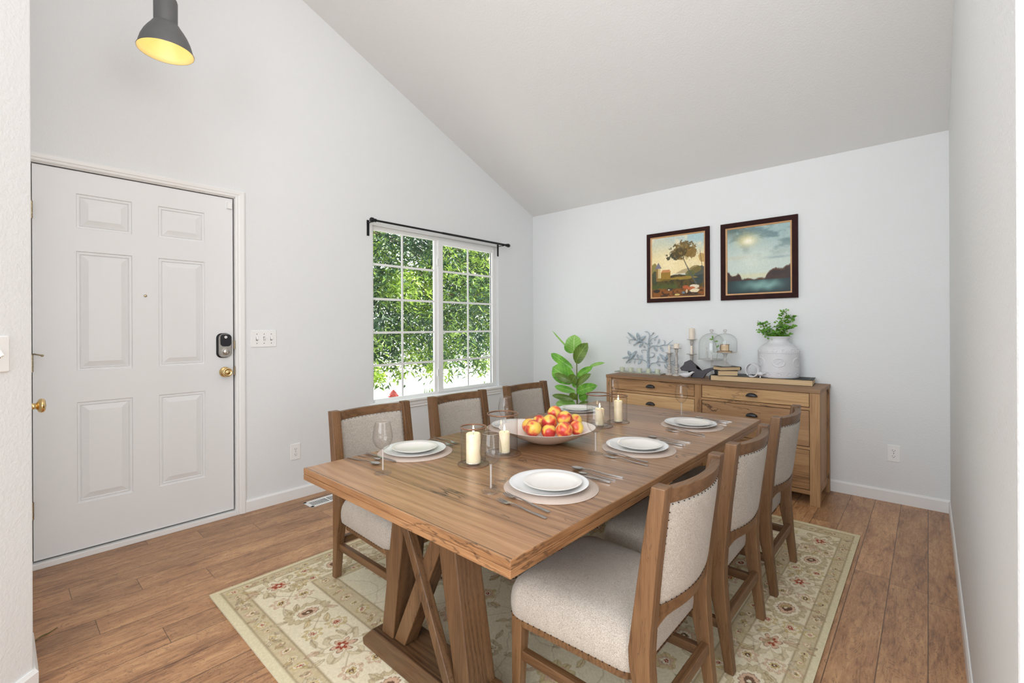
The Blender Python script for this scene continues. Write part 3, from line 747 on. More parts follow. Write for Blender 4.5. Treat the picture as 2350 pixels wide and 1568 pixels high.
    for sgn in (1, -1):
        m = MB(); n = 17
        for i in range(n):
            u = -.172+.344*i/(n-1)
            for z in (.4915, .7645): m.ico((u, yz(z)+arc(u, DP, .19)+sgn*.0128, z), .0020)
        for j in range(1, 13):
            z = .4915+.273*j/13
            for u in (-.179, .179): m.ico((u, yz(z)+arc(u, DP, .19)+sgn*.0128, z), .0020)
        nails(m)
    return t
G = 'matching upholstered dining chairs'
ch = make_chair('upholstered wooden dining chair nearest the camera on the right side of the table', G)
ch.location = (-2.803, -2.603, 0.0)
dup(ch, (-2.222, -2.603, 0), 0, 'middle upholstered chair of the three along the right side of the table')
dup(ch, (-1.600, -2.603, 0), 0, 'upholstered chair on the table\'s right side standing closest to the sideboard')
dup(ch, (-2.828, -1.492, 0), pi, 'upholstered chair left of the table, beside the floor vent, left of the window')
dup(ch, (-2.226, -1.492, 0), pi, 'middle upholstered chair of the three on the window side of the table')
dup(ch, (-1.582, -1.492, 0), pi, 'upholstered chair on the window side nearest the tall green plant')

# ------------------------------------------------------------------ table settings
def cutlery_fork():
    m = MB()
    m.loft([[(-w, y, z), (w, y, z), (w, y, z+t_), (-w, y, z+t_)] for y, w, z, t_ in ((-.105, .0035, .0008, .0018), (-.100, .0048, .0006, .0022), (-.04, .0036, .0015, .0022), (.02, .0020, .0062, .0022), (.040, .0028, .0060, .0018), (.050, .0085, .0036, .0014), (.060, .0105, .0022, .0013))])
    for k in range(4):
        x = (k-1.5)*.0058
        m.loft([[(x-w, y, z), (x+w, y, z), (x+w, y, z+.0012), (x-w, y, z+.0012)] for y, w, z in ((.058, .0020, .0022), (.075, .0017, .0020), (.090, .0013, .0036), (.100, .0006, .0058))])
    return m
def cutlery_spoon(sc_=1.0):
    m = MB()
    m.loft([[(-w, y, z), (w, y, z), (w, y, z+t_), (-w, y, z+t_)] for y, w, z, t_ in ((-.105, .003, .0006, .0018), (-.100, .0046, .0006, .0022), (-.04, .0034, .0015, .0022), (.02, .0018, .0068, .0022), (.045, .0022, .0080, .0018), (.052, .0040, .0070, .0014))])
    rings = []; n = 9
    R1, R0 = [], []
    for i in range(n+1):
        v = i/n; y = .050+.052*v; w = .0155*math.sin(pi*min(1, v**.85))**.65 if 0 < v < 1 else .0008
        for_ = [];
        cs = [(-w, .0085), (-w*.75, .0085-.0038*min(1, w/.012)), (0, .0085-.0068*min(1, w/.012)), (w*.75, .0085-.0038*min(1, w/.012)), (w, .0085), (w*.72, .0085-.0028*min(1, w/.012)+.0008), (0, .0085-.0058*min(1, w/.012)+.0008), (-w*.72, .0085-.0028*min(1, w/.012)+.0008)]
        rings.append([(x, y, z) for x, z in cs])
    m.loft(rings)
    bmesh.ops.scale(m.bm, vec=(sc_, sc_, 1 if sc_ == 1 else .85), verts=m.bm.verts)
    return m
def cutlery_knife():
    m = MB()
    m.loft([[(-w, y, 0.0005), (w2, y, 0.0005), (w2, y, t_), (-w, y, t_)] for y, w, w2, t_ in ((-.105, .0035, .0035, .003), (-.10, .0052, .0052, .0045), (-.02, .0044, .0044, .0045), (.0, .0048, .0048, .003), (.01, .009, .0052, .0018), (.07, .0095, .0050, .0016), (.095, .007, .0045, .0014), (.106, .001, .004, .001))])
    return m
protos = {}
def place(kind, builder, mat, label, cat, group, loc, rz, **k):
    if kind not in protos:
        o = builder().obj(kind, mat, None, smooth=True, autosmooth=50, **k); protos[kind] = o
        o.location = loc; o.rotation_euler = (0, 0, rz); return tag(o, label, cat, group)
    o = protos[kind].copy(); COL.objects.link(o); o.location = loc; o.rotation_euler = (0, 0, rz); o['label'] = label; return o
def b_mat(): return MB().lathe([(0, 0), (.160, 0), (.1615, .0012), (.160, .0024), (0, .0024)], 72)
def b_dinner(): return MB().lathe([(0, .0012), (.080, .0012), (.084, 0), (.088, .0015), (.118, .009), (.1345, .0165), (.1355, .0180), (.1340, .0186), (.117, .0118), (.090, .0052), (.082, .0042), (0, .0042)], 72)
def b_salad(): return MB().lathe([(0, .0010), (.055, .0010), (.059, 0), (.063, .0012), (.085, .0090), (.0985, .0150), (.0998, .0165), (.0985, .0172), (.083, .0112), (.064, .0046), (0, .0040)], 72)
seats = [('RN', -2.872, -2.421, 0, 'in front of the nearest chair, at the near right corner of the table'),
         ('RM', -2.212, -2.413, 0, 'in front of the middle chair on the right side'),
         ('RF', -1.580, -2.411, 0, 'at the right setting closest to the sideboard'),
         ('LN', -2.905, -1.700, pi, 'at the near left setting, right of the lone wine glass'),
         ('LM', -2.235, -1.705, pi, 'seen through the large near glass candle holder'),
         ('LF', -1.610, -1.690, pi, 'at the far left setting behind the fruit bowl')]
short = {'RN': 'at the near right place setting', 'RM': 'at the middle right place setting', 'RF': 'at the far right place setting by the sideboard', 'LN': 'at the near left place setting', 'LM': 'at the middle left setting behind the fruit bowl', 'LF': 'at the far left setting by the plant'}
for k, x, y, rz, w in seats:
    s = 1 if rz == 0 else -1
    place('placemat', b_mat, M['placemat'], 'round beige woven placemat under white plates '+short[k], 'placemat', 'round woven placemats', (x, y, T), rz)
    place('dinner_plate', b_dinner, M['porcelain'], 'large white dinner plate '+short[k], 'plate', 'large white dinner plates', (x-.006, y+s*.004, T+.0026), rz)
    place('salad_plate', b_salad, M['cream_porc'], 'small cream plate '+short[k], 'plate', 'small cream plates', (x+.002, y-s*.006, T+.0078), rz)
    kn = {'LN': (-.175, .009), 'RN': (.146, -.03)}.get(k, (.150, -.02))
    FX = [(-.214, -.046, 'outer'), (-.172, -.030, 'inner')]
    if k != 'LM':
        for dx, dy, nm in FX:
            rr = rz+math.radians(-4 if dx < -.2 else -7)
            zz = T+.0004+(.0026 if nm == 'inner' else 0)
            place('fork', cutlery_fork, M['steel'], nm+' steel fork '+short[k], 'fork', 'steel forks', (x+s*dx, y+s*dy, T+.0004+(.0024 if abs(dx) < .18 else 0)), rr)
    for dx, dy, nm, sc_ in ((.232, -.036, 'large', 1), (.190, -.062, 'small', .70)):
        if k == 'LM': continue
        place('table_spoon' if sc_ == 1 else 'teaspoon', (lambda s_=sc_: cutlery_spoon(s_)), M['steel'], nm+' steel spoon '+short[k], 'spoon', 'large spoons' if sc_ == 1 else 'small spoons', (x+s*dx, y+s*dy, T+.0004), rz+math.radians(8))
    if k != 'LM': place('table_knife', cutlery_knife, M['steel'], 'steel table knife beside the plate '+short[k], 'knife', 'steel table knives', (x+s*.158, y-s*.030, T+.0030), rz+math.radians(4))

# wine glasses
def make_glass(label, loc):
    t = thing('wine_glass', label, 'wine glass', loc, group='clear wine glasses')
    MB().lathe([(.0035, .088), (.010, .091), (.024, .101), (.0345, .120), (.0370, .135), (.0345, .158), (.0300, .180), (.0272, .194)], 40).obj('glass_bowl', M['glass'], t, smooth=True)
    MB().lathe([(.0272, .1935), (.0278, .1943), (.0268, .1946)], 40).obj('glass_rim', M['solid_glass'], t, smooth=True)
    MB().lathe([(.0032, .012), (.0030, .03), (.0029, .07), (.0036, .086), (.0058, .0905), (0, .091)], 16).obj('glass_stem', M['solid_glass'], t, smooth=True)
    MB().lathe([(0, .0005), (.0325, .0005), (.033, .0014), (.030, .0026), (.016, .0060), (.006, .0095), (.0034, .013), (0, .013)], 40).obj('glass_foot', M['pale_glass'], t, smooth=True)
    return t
gl0 = make_glass('empty wine glass in the foreground between the small candle holder and nearest plate', (-3.038, -2.297, T))
for loc, lb in (((-2.409, -2.312, T), 'empty wine glass standing right of the fruit bowl'), ((-1.393, -2.280, T), 'empty wine glass standing against the sideboard drawers behind the far right plates'),
                ((-3.166, -1.853, T), 'empty wine glass left of the near left plates, in front of a chair back'), ((-2.418, -1.792, T), 'empty wine glass behind the large near candle holder'),
                ((-1.375, -1.812, T), 'empty wine glass behind the far pair of candle holders')):
    dup(gl0, loc, 0, lb)

# hurricane candle holders
def hurricane(label, loc, r, h, cr, chh):
    t = thing('hurricane_candle_holder', label, 'candle holder', loc)
    MB().lathe([(r*.98, .014), (r*.985, h*.3), (r*.985, h*.7), (r, h-.004)], 48).obj('glass_cylinder', M['glass'], t, smooth=True)
    MB().lathe([(r+.0005, h-.005), (r+.003, h-.002), (r+.003, h+.001), (r, h+.002), (r-.0015, h-.001)], 48).obj('copper_rim', M['coppertrim'], t, smooth=True)
    MB().lathe([(0, .0060), (r*.6, .0060), (r*.95, .009), (r*.98, .016)], 48).obj('glass_floor', M['pale_glass'], t, smooth=True)
    MB().lathe([(r*.98, .018), (r+.001, .010), (r+.008, .0045), (r+.011, .003), (r+.011, .0014), (r+.005, .0003), (r*.5, .0003), (0, .0003)], 48).obj('glass_base', M['pale_glass'], t, smooth=True)
    MB().lathe([(r+.0095, .0026), (r+.0118, .0030), (r+.0122, .0018), (r+.0100, .0008)], 48).obj('base_rim', M['coppertrim'], t, smooth=True)
    return t
def pillar(label, loc, r, h):
    t = thing('pillar_candle', label, 'candle', loc)
    MB().lathe([(0, 0), (r, 0), (r, h-.003), (r-.003, h), (r*.6, h-.002), (r*.3, h-.006), (0, h-.007)], 36).obj('wax_body', M['wax'], t, smooth=True, autosmooth=50)
    MB().tube([(0, 0, h-.008), (.0005, 0, h+.006)], .0009, 6).obj('wick', M['slot'], t)
    MB().lathe([(0, h+.002), (.0032, h+.006), (.0042, h+.011), (.0030, h+.019), (.0012, h+.026), (0, h+.030)], 12).obj('flame', M['flame'], t, smooth=True)
    return t
for lb, lb2, x, y, r, h, cr, c2 in (
    ('small glass hurricane candle holder nearest the camera, copper rim', 'thick lit ivory candle in the nearest small glass holder', -2.862, -2.026, .0505, .150, .0290, .118),
    ('large glass hurricane candle holder left of the fruit bowl', 'lit ivory candle in the large glass holder left of the fruit', -2.672, -2.010, .0655, .174, .0235, .089),
    ('large glass hurricane candle holder behind the fruit bowl, right side', 'lit ivory candle in the large far glass holder', -1.915, -2.026, .0655, .177, .0250, .090),
    ('small glass hurricane candle holder farthest along the table', 'lit ivory candle in the farthest small glass holder', -1.757, -2.060, .0505, .153, .0240, .118)):
    hurricane(lb, (x, y, T), r, h, 0, 0); pillar(lb2, (x+(.0 if r < .06 else .006), y+(0 if r < .06 else -.004), T+.0064), cr, c2)

# fruit bowl: shallow, rounded-lozenge rim
def sup(r, a, ex=2.35, kx=1.08, ky=.95):
    c, s_ = math.cos(a), math.sin(a); d = (abs(c)**ex+abs(s_)**ex)**(-1/ex)
    return r*d*c, r*d*s_
fb = thing('fruit_bowl', 'wide shallow beige bowl of fruit at the table centre', 'bowl', (-2.385, -2.030, T))
def shell(prof, ang=0):
    R = []
    for r, z in prof:
        row = []
        for i in range(64):
            a = 2*pi*i/64; f = min(1, (r/.21)**3); k = 1+.035*f*math.cos(2*(a+pi/4))+.035*f*max(0, math.cos(a+pi/4))**18+.035*f*max(0, math.cos(a+pi/4+pi))**18
            row.append((r*k*math.cos(a), r*k*math.sin(a), z))
        R.append(row)
    return R
out = [(.045, .0), (.062, .0005), (.10, .0125), (.15, .0335), (.19, .0545), (.214, .0705), (.216, .0722)]
inn = [(.216, .0722), (.2125, .0728), (.19, .0585), (.15, .0375), (.10, .0185), (.05, .0095), (.004, .0085)]
MB().loft(shell(out), cap=(True, False)).obj('bowl_body', M['bowl'], fb, smooth=True)
MB().loft(shell(inn), cap=(False, True)).obj('bowl_inside', M['bowl_in'], fb, smooth=True)
AP = [[-2.2299, -1.9604, 0.7832], [-2.325, -1.9992, 0.7544], [-2.2986, -2.0714, 0.7787], [-2.4387, -1.9893, 0.7422], [-2.3944, -1.9262, 0.7392], [-2.3833, -2.04, 0.7252], [-2.3898, -2.1335, 0.7463], [-2.3169, -2.1512, 0.7481], [-2.2299, -2.0852, 0.7583], [-2.3116, -1.926, 0.7451]]
AR = [.037, .039, .038, .040, .036, .036, .040, .034, .034, .035]
AL = ['yellow nectarine on top at the back of the fruit pile', 'deep red and yellow nectarine at the centre of the pile', 'nectarine showing its dark stem hollow on top of the pile', 'large nectarine at the left front of the pile', 'red nectarine half hidden at the far left of the pile', 'small nectarine low at the front centre of the bowl', 'red-flushed yellow nectarine at the front right centre', 'nectarine at the right end of the front row', 'dark red nectarine peeking out behind the right side', 'nectarine peeking between the left and centre fruit']
def fruit_mb():
    m = MB(); R = []; N = 24
    for j in range(1, 20):
        th = pi*j/20; row = []
        for i in range(N):
            a = 2*pi*i/N; r = 1.0
            dim = .26*math.exp(-(th/.30)**2); cr = .035*math.exp(-((a-pi)/.35)**2)*math.sin(th)
            rr = r-cr; row.append((rr*math.sin(th)*math.cos(a), rr*math.sin(th)*math.sin(a), .95*(rr*math.cos(th)-dim)))
        R.append(row)
    m.loft(R, cap=(True, True)); return m
fo = None
for i, (p, r, lb) in enumerate(zip(AP, AR, AL)):
    if fo is None:
        o = fo = fruit_mb().obj('nectarine', M['fruit'], None, smooth=True); tag(o, lb, 'nectarine', 'nectarines in the bowl')
        st = MB().tube([(0, 0, .62), (.02, 0, .74), (.05, .02, .86)], .035, 6).obj('stem', M['twig'], o)
    else:
        o = fo.copy(); COL.objects.link(o); o['label'] = lb
        c = st.copy(); COL.objects.link(c); c.parent = o
    o.location = p; o.scale = (r, r, r)
    o.rotation_euler = {0: (2.6, .4, 1), 1: (-.9, 2.4, 3), 2: (.55, .45, 2.0), 3: (2.1, -.9, .6), 5: (2.8, .3, 2), 6: (.2, -2.6, 1.2)}.get(i, (random.uniform(1.6, 3), random.uniform(-1, 1), random.uniform(0, 6)))
# ------------------------------------------------------------------ sideboard
SX0, SX1, SY0, SY1, ST = -.452, -.016, -2.845, -1.211, .790
sb = thing('sideboard', 'wide rustic wooden sideboard with six drawers and dark cup pulls', 'sideboard', ((SX0+SX1)/2, (SY0+SY1)/2, 0))
qx, qy = -(SX0+SX1)/2, -(SY0+SY1)/2
def sbx(x0, x1, y0, y1, z0, z1): return MB().box(x0+qx, x1+qx, y0+qy, y1+qy, z0, z1)
sbx(SX0, SX1, SY0, SY1, .764, ST).obj('top_board', M['sb_top'], sb, bevel=.003)
L0, L1 = SY0+.004, SY1-.004
for y0, y1 in ((L0, L0+.060), (L1-.050, L1)):
    for x0, x1 in ((SX0+.004, SX0+.060), (SX1-.055, SX1-.002)):
        sbx(x0, x1, y0, y1, 0, .7635).obj('leg', M['sb_z'], sb, bevel=.002)
for y in (L0+.012, L1-.022):
    sbx(SX0+.06, SX1-.055, y, y+.012, .10, .76).obj('side_panel', M['sb_z'], sb)
    sbx(SX0+.06, SX1-.055, y-.004, y+.022, .072, .112).obj('side_rail', M['sb_z'], sb, bevel=.002)
sbx(SX1-.02, SX1-.008, L0+.055, L1-.05, .08, .763).obj('back_panel', M['sb_dark'], sb)
sbx(SX0+.012, SX0+.045, -2.057, -2.003, .08, .7635).obj('centre_stile', M['sb_z'], sb, bevel=.0015)
for z0, z1 in ((.645, .664), (.376, .394), (.070, .100)):
    for y0, y1 in ((L0+.06, -2.057), (-2.003, L1-.05)):
        sbx(SX0+.012, SX0+.045, y0, y1, z0, z1).obj('front_rail', M['sb_y'], sb, bevel=.0015)
sbx(SX0+.045, SX1-.03, L0+.05, L1-.04, .075, .095).obj('bottom_board', M['sb_dark'], sb)
def pull(parent, y, z):
    """cup pull: quarter-dome shell with a flat top lip"""
    m = MB(); R = []; N = 16; w, h, d = .040, .026, .022
    for j in range(7):
        ph = (pi/2)*j/6; row = []
        for i in range(N+1):
            a = pi*i/N; row.append((-(d*math.sin(ph)*1.0*math.sin(a)**.6 if 0 < i < N else 0)-.0, w*math.cos(a)*(1-.0*ph), -.006+h*math.sin(a)*(math.cos(ph)**.8 if ph < 1.57 else 0)))
        R.append(row)
    m.loft(R, cap=(False, False), closed=False)
    bmesh.ops.translate(m.bm, vec=(SX0+.008+qx, y+qy, z), verts=m.bm.verts)
    o = m.obj('cup_pull', M['iron'], parent, smooth=True, autosmooth=40)
    so = o.modifiers.new('Solidify', 'SOLIDIFY'); so.thickness = .0014
    return o
DR = [('sb_light', 'sb_dark', 'sb_y'), ('sb_y', 'sb_light', 'sb_y')]
for si, (y0, y1) in enumerate(((L0+.062, -2.059), (-2.001, L1-.052))):
    for k, (z0, z1) in enumerate(((.666, .7625), (.396, .643), (.102, .374))):
        o = sbx(SX0+.014, SX0+.034, y0+.002, y1-.002, z0+.002, z1-.002).obj('drawer', M[DR[si][k]], sb, bevel=.0015)
        sbx(SX0+.034, SX1-.05, y0+.02, y1-.02, z0+.01, z1-.02).obj('drawer_box', M['sb_dark'], o)
        pull(o, (y0+y1)/2, {0: .712, 1: .566 if si == 0 else .566, 2: .262}[k])
        o['label'] = ['paler drawer front', 'brown drawer front'][1 if DR[si][k] == 'sb_dark' else 0] if DR[si][k] != 'sb_y' else 'warm brown drawer front'

# books ----------------------------------------------------------------------
def book(name, label, loc, rz, L, W, H, cover='bookcover', spine='W'):
    t = thing(name, label, 'book', loc, rz); c = .0022
    m = MB().box(-L/2, L/2, -W/2, W/2, 0, c); m.box(-L/2, L/2, -W/2, W/2, H-c, H)
    if spine == 'L': m.box(-L/2, -L/2+c, -W/2, W/2, c, H-c)
    rg = []
    # rounded spine at the -L/2 end
    m.prism([(-L/2, 0), (-L/2-.005, H*.2), (-L/2-.007, H/2), (-L/2-.005, H*.8), (-L/2, H), (-L/2+c, H), (-L/2+c, 0)], -W/2, W/2, 'y')
    m.obj('book_cover', M[cover], t, bevel=.0006, seg=1)
    MB().box(-L/2+c+.0005, L/2-.005, -W/2+.004, W/2-.004, c+.0002, H-c-.0002).obj('page_block', M['pages'], t)
    return t
bb = book('large_book', 'very large flat black book with cream pages under the white vase', (-.178, -2.420, ST), -pi/2+math.radians(5), .690, .236, .043)
m = MB()
for a, b, c, d in ((.318, .321, -.10, .10), (.10, .321, -.103, -.10), (.10, .321, .10, .103)): m.box(a, b, c, d, .0431, .0435)
lno = m.obj('cover_line', M['gilt'], bb); lno['label'] = 'thin green-gold line on the cover'
B2 = ST+.0432
book('book', 'lower of the two small books stacked on the large black book', (-.250, -2.186, B2), math.radians(-64), .148, .138, .040)
B1 = B2+.0402
book('book', 'upper of the two small books, directly under the small glass cloche', (-.250, -2.186, B1), math.radians(138), .165, .122, .029)
B0 = B1+.0292

# vase -----------------------------------------------------------------------
def vase():
    t = thing('vase', 'large white embossed ceramic vase standing on the large black book', 'vase', (-.160, -2.533, B2))
    P = [(.0, .0), (.128, .0), (.134, .003), (.1375, .012), (.1375, .045), (.1385, .050), (.1375, .054), (.1375, .184), (.1395, .187), (.1375, .190), (.1365, .202), (.130, .218), (.114, .236), (.092, .250), (.076, .259), (.070, .266), (.066, .276), (.066, .286), (.070, .297), (.077, .305), (.0785, .3075), (.0770, .3095), (.073, .308), (.063, .292), (.060, .280), (.0, .262)]
    # resample densely
    Q = []
    for (r0, z0), (r1, z1) in zip(P, P[1:]):
        n = max(1, int(math.hypot(r1-r0, z1-z0)/.0022)) if .0 < z0 < .26 else 2
        for k in range(n): Q.append((r0+(r1-r0)*k/n, z0+(z1-z0)*k/n))
    Q.append(P[-1]); SEG = 360; R = []
    def relief(a, z, r):
        h = 0
        def ell(cz, n, rw, rh, off, lat):
            nonlocal h
            s = 2*pi/n; u = ((a+off) % s-s/2)*.1375; v = z-cz; e = math.sqrt((u/rw)**2+(v/rh)**2)
            if abs(e-1) < .16: h += .0030*(1-(abs(e-1)/.16)**2)
            if e < .86 and lat:
                gx = math.sin(u*520+2*math.sin(v*400)); gz = math.sin(v*640+2*math.sin(u*330)); h += .0024*max(-.3, gx*gz+.35*math.cos(u*800)*math.cos(v*900))*(1-e**6)
            elif e < .55: h += .0018*math.cos(e*8)
        if .06 < z < .17: ell(.118, 6, .040, .030, .30, True)
        if .018 < z < .050: ell(.032, 12, .017, .0105, .05, False)
        if .190 < z < .222: ell(.205, 14, .014, .0105, .2, False)
        return h
    for r, z in Q:
        if r < 1e-5: R.append((r, z, None)); continue
        R.append((r, z, [r+relief(2*pi*i/SEG, z, r) if r > .12 else r for i in range(SEG)]))
    m = MB(); rings = []
    for r, z, rr in R:
        if rr is None: continue
        rings.append([(rr[i]*math.cos(2*pi*i/SEG), rr[i]*math.sin(2*pi*i/SEG), z) for i in range(SEG)])
    m.loft(rings, cap=(True, True)).obj('vase_body', M['vase'], t, smooth=True, autosmooth=60)
vase()

# leafy branches in the vase
def leaf_quads(V, F, U, c, d, up, L, W, cup=.15, droop=.15, n=4):
    d = d.normalized(); s = d.cross(up); s = s.normalized() if s.length > .01 else Vector((1, 0, 0)); nn = s.cross(d).normalized()
    b = len(V)
    for i in range(n+1):
        v = i/n; w = W/2*math.sin(pi*(v*.94+.03))**.8
        if i == n: w = W*.02
        p = c+d*(L*v)-nn*(droop*L*v*v)
        for k in (-1, 0, 1):
            V.append(p+s*(w*k)+nn*(abs(k)*cup*w)); U.append(((k+1)/2, v))
    for i in range(n):
        for k in range(2):
            a = b+i*3+k; F.append((a, a+1, a+4, a+3))
def mesh_leaves(name, V, F, U, mat, parent=None, smooth=True):
    me = bpy.data.meshes.new(name); me.from_pydata([tuple(v) for v in V], [], F)
    uv = me.uv_layers.new(name='UVMap'); li = np.zeros(len(me.loops), dtype=np.int32); me.loops.foreach_get('vertex_index', li)
    uv.data.foreach_set('uv', np.array(U, dtype=np.float32)[li].ravel()); me.update()
    return mkobj(name, me, mat, parent, smooth)
rb = random.Random(11)
t = thing('leafy_branch', 'leafy green branches standing in the white vase', 'branch', (-.160, -2.533, B2+.272))
V, F, U = [], [], []; sm = MB()
def yz_(y, z, x=0): return Vector((x, y, z))
brs = [[(0, 0, -.005), (0, .01, .05), (.01, .0, .10), (0, -.035, .17), (.01, -.045, .235)], [(0, 0, -.005), (.01, .03, .035), (.02, .065, .07), (.01, .10, .12), (0, .115, .142)],
       [(0, 0, .03), (-.01, -.03, .07), (-.02, -.07, .10), (-.02, -.088, .115)], [(0, .005, .06), (.02, -.03, .12), (.02, -.07, .165), (.01, -.088, .19)], [(0, .01, .0), (-.03, .05, .03), (-.03, .09, .07), (-.02, .118, .085)], [(0, .0, .02), (.03, .03, .05), (.04, .06, .05)], [(0, -.0, .02), (.0, -.03, .035), (.02, -.055, .05)]]
for br in brs:
    pts = crom(br, 7); sm.tube(pts, [.0022*(1-.75*i/len(pts)) for i in range(len(pts))], 5)
    for i, p in enumerate(pts):
        if p.z < .022: continue
        for q in range(8):
            a = rb.uniform(0, 2*pi); d = Vector((math.cos(a), math.sin(a), rb.uniform(-.25, .55))); ln = rb.uniform(.0, .030)
            leaf_quads(V, F, U, p+d*ln, Vector((d.x+rb.uniform(-.5, .5), d.y+rb.uniform(-.5, .5), d.z*.6)), Vector((rb.uniform(-1.4, -.1), rb.uniform(-.6, .6), rb.uniform(.3, 1))), rb.uniform(.014, .022), rb.uniform(.013, .018), n=2)
sm.obj('branch_stems', M['twig'], t, smooth=True); mesh_leaves('leaves', V, F, U, M['leaf_small'], t)

# curled white ring with bird-like spout
m = MB(); rg = []; N = 44
for i in range(N+1):
    a = math.radians(-62-352*i/N); R_ = .050; f = i/N
    cy, cz = 0, .054; w = .016-.004*math.sin(pi*f); th = .0035+.001*math.sin(pi*f)
    o_ = Vector((0, math.cos(a), math.sin(a)))
    rg.append([Vector((x, cy+o_.y*(R_+t_), cz+o_.z*(R_+t_))) for x, t_ in ((-w, -th), (w, -th), (w, th), (-w, th))])
m.loft(rg)
m.ball((0, -.058, .030), .001, 16, 10, (17, 27, 14), Matrix.Rotation(.15, 4, 'X')); m.ball((0, -.088, .034), .001, 12, 8, (9, 17, 6.5), Matrix.Rotation(-.35, 4, 'X')); m.tube([(0, -.060, .020), (0, -.060, .0)], [.004, .0055], 8)
tag(m.obj('ring_ornament', M['vase'], None, smooth=True, autosmooth=45, loc=(-.292, -2.388, B2+.0002), rz=-.32), 'white ceramic ring ornament with bird-like beak beside the vase', 'ornament')

# cloches ----------------------------------------------------------------------
def cloche(label, loc, pr, ph, dr, dh, kn, foot):
    t = thing('glass_cloche', label, 'cloche', loc)
    MB().lathe(foot, 36).obj('pedestal', M['solid_glass'], t, smooth=True, autosmooth=50)
    MB().lathe([(0, ph-.004), (pr*.9, ph-.004), (pr, ph-.001), (pr, ph+.003), (pr-.003, ph+.002), (pr*.9, ph), (0, ph)], 56).obj('cake_plate', M['solid_glass'], t, smooth=True, autosmooth=50)
    pf = [(dr, ph+.002), (dr+.002, ph+.004), (dr, ph+.006), (dr, ph+dh*.55)]
    for k in range(1, 9):
        a = pi/2*k/8; pf.append((max(.010, dr*math.cos(a)), ph+dh*.55+(dh*.45)*math.sin(a)**.92))
    MB().lathe(pf, 56).obj('glass_dome', M['tint_glass'], t, smooth=True)
    zk = ph+dh
    MB().lathe([(.010, zk-.001), (.007, zk+.006), (kn*.8, zk+.014), (kn, zk+.022), (kn*.8, zk+.030), (kn*.3, zk+.034), (0, zk+.034)], 24).obj('dome_knob', M['solid_glass'], t, smooth=True)
    return t
cloche('larger tall glass cloche on a stemmed plate, behind the small book stack', (-.112, -2.026, ST), .108, .152, .102, .222, .0175,
       [(0, .0), (.037, .0), (.038, .003), (.030, .008), (.014, .018), (.008, .030), (.007, .120), (.012, .140), (.030, .147), (0, .148)])
SP = B0-.0
cloche('smaller glass cloche on a pedestal standing on the small book stack', (-.262, -2.180, SP), .090, .110, .088, .152, .015,
       [(0, 0), (.048, 0), (.050, .003), (.043, .008), (.040, .014), (.026, .020), (.022, .028), (.010, .036), (.008, .046), (.012, .054), (.008, .064), (.011, .080), (.016, .094), (.026, .104), (0, .106)])
PZ = SP+.1103
book('book', 'thin book lying flat inside the smaller glass cloche', (-.262, -2.180, PZ), math.radians(-80), .100, .070, .012, 'brown_cover')
book('book', 'thick brown book standing inside the smaller glass cloche', (-.258, -2.180, PZ+.0125), math.radians(-84), .060, .045, .052, 'brown_cover')
# contents of the larger cloche
LZ2 = ST+.1523
def tealight(label, loc, r, h):
    t = thing('glass_bottle', label, 'bottle', loc)
    MB().lathe([(0, 0), (r, .001), (r, h*.6), (r*.35, h*.75), (r*.35, h), (0, h)], 16).obj('bottle_body', M['solid_glass'], t, smooth=True, autosmooth=50); return t
tealight('slim clear glass bottle inside the larger cloche, left one', (-.135, -1.995, LZ2), .008, .100)
tealight('short clear glass bottle inside the larger cloche, right one', (-.125, -2.028, LZ2), .011, .060)
t = thing('leaf_sprig', 'small green leaf sprig inside the larger glass cloche', 'sprig', (-.105, -2.062, LZ2))
pts = crom([(0, 0, 0), (-.01, -.012, .06), (-.01, .0, .12), (-.012, .022, .172)], 6)
MB().tube(pts, .0013, 5).obj('sprig_stem', M['stem'], t, smooth=True)
V, F, U = [], [], []
for p, d, L in (((-.012, .022, .170), (0, .25, 1), .034), ((-.012, .020, .168), (-.2, 1, .1), .034), ((-.012, .010, .150), (0, -1, .2), .030), ((-.01, -.005, .10), (0, -.6, .8), .03)):
    leaf_quads(V, F, U, Vector(p), Vector(d), Vector((-1, 0, .3)), L, .014)
mesh_leaves('sprig_leaves', V, F, U, M['leaf_small'], t)

# candlesticks -------------------------------------------------------------------
def candlestick(label, loc, h, pan):
    t = thing('candlestick', label, 'candlestick', loc, group='turned white candlesticks')
    b = [(0, 0), (.034, 0), (.0355, .004), (.032, .010), (.022, .014), (.013, .020), (.016, .026), (.019, .034), (.013, .042), (.017, .049), (.0205, .058), (.013, .067), (.0165, .073), (.011, .079), (.0085, .084)]
    t_ = [(.0125, h-.044), (.009, h-.040), (.013, h-.034), (.016, h-.026), (.011, h-.020), (.016, h-.012), (.019, h-.005)]
    f = [(.0095, .09), (.0125, (h-.05)*.8), (.010, h-.046)] if h > .16 else []
    MB().lathe(b+f+t_, 28).obj('turned_stem', M['whitewood'], t, smooth=True, autosmooth=60)
    MB().lathe([(0, h-.006), (pan*.5, h-.006), (pan, h-.003), (pan+.001, h+.001), (pan-.002, h), (0, h-.002)], 32).obj('drip_pan', M['whitewood'], t, smooth=True, autosmooth=50)
    return t
def cdl(label, loc, r, h):
    t = thing('candle', label, 'candle', loc)
    MB().lathe([(0, 0), (r, 0), (r, h-.002), (r-.002, h), (0, h-.002)], 20).obj('wax_body', M['wax2'], t, smooth=True, autosmooth=50)
    MB().tube([(0, 0, h-.004), (0, 0, h+.006)], .0008, 5).obj('wick', M['slot'], t); return t
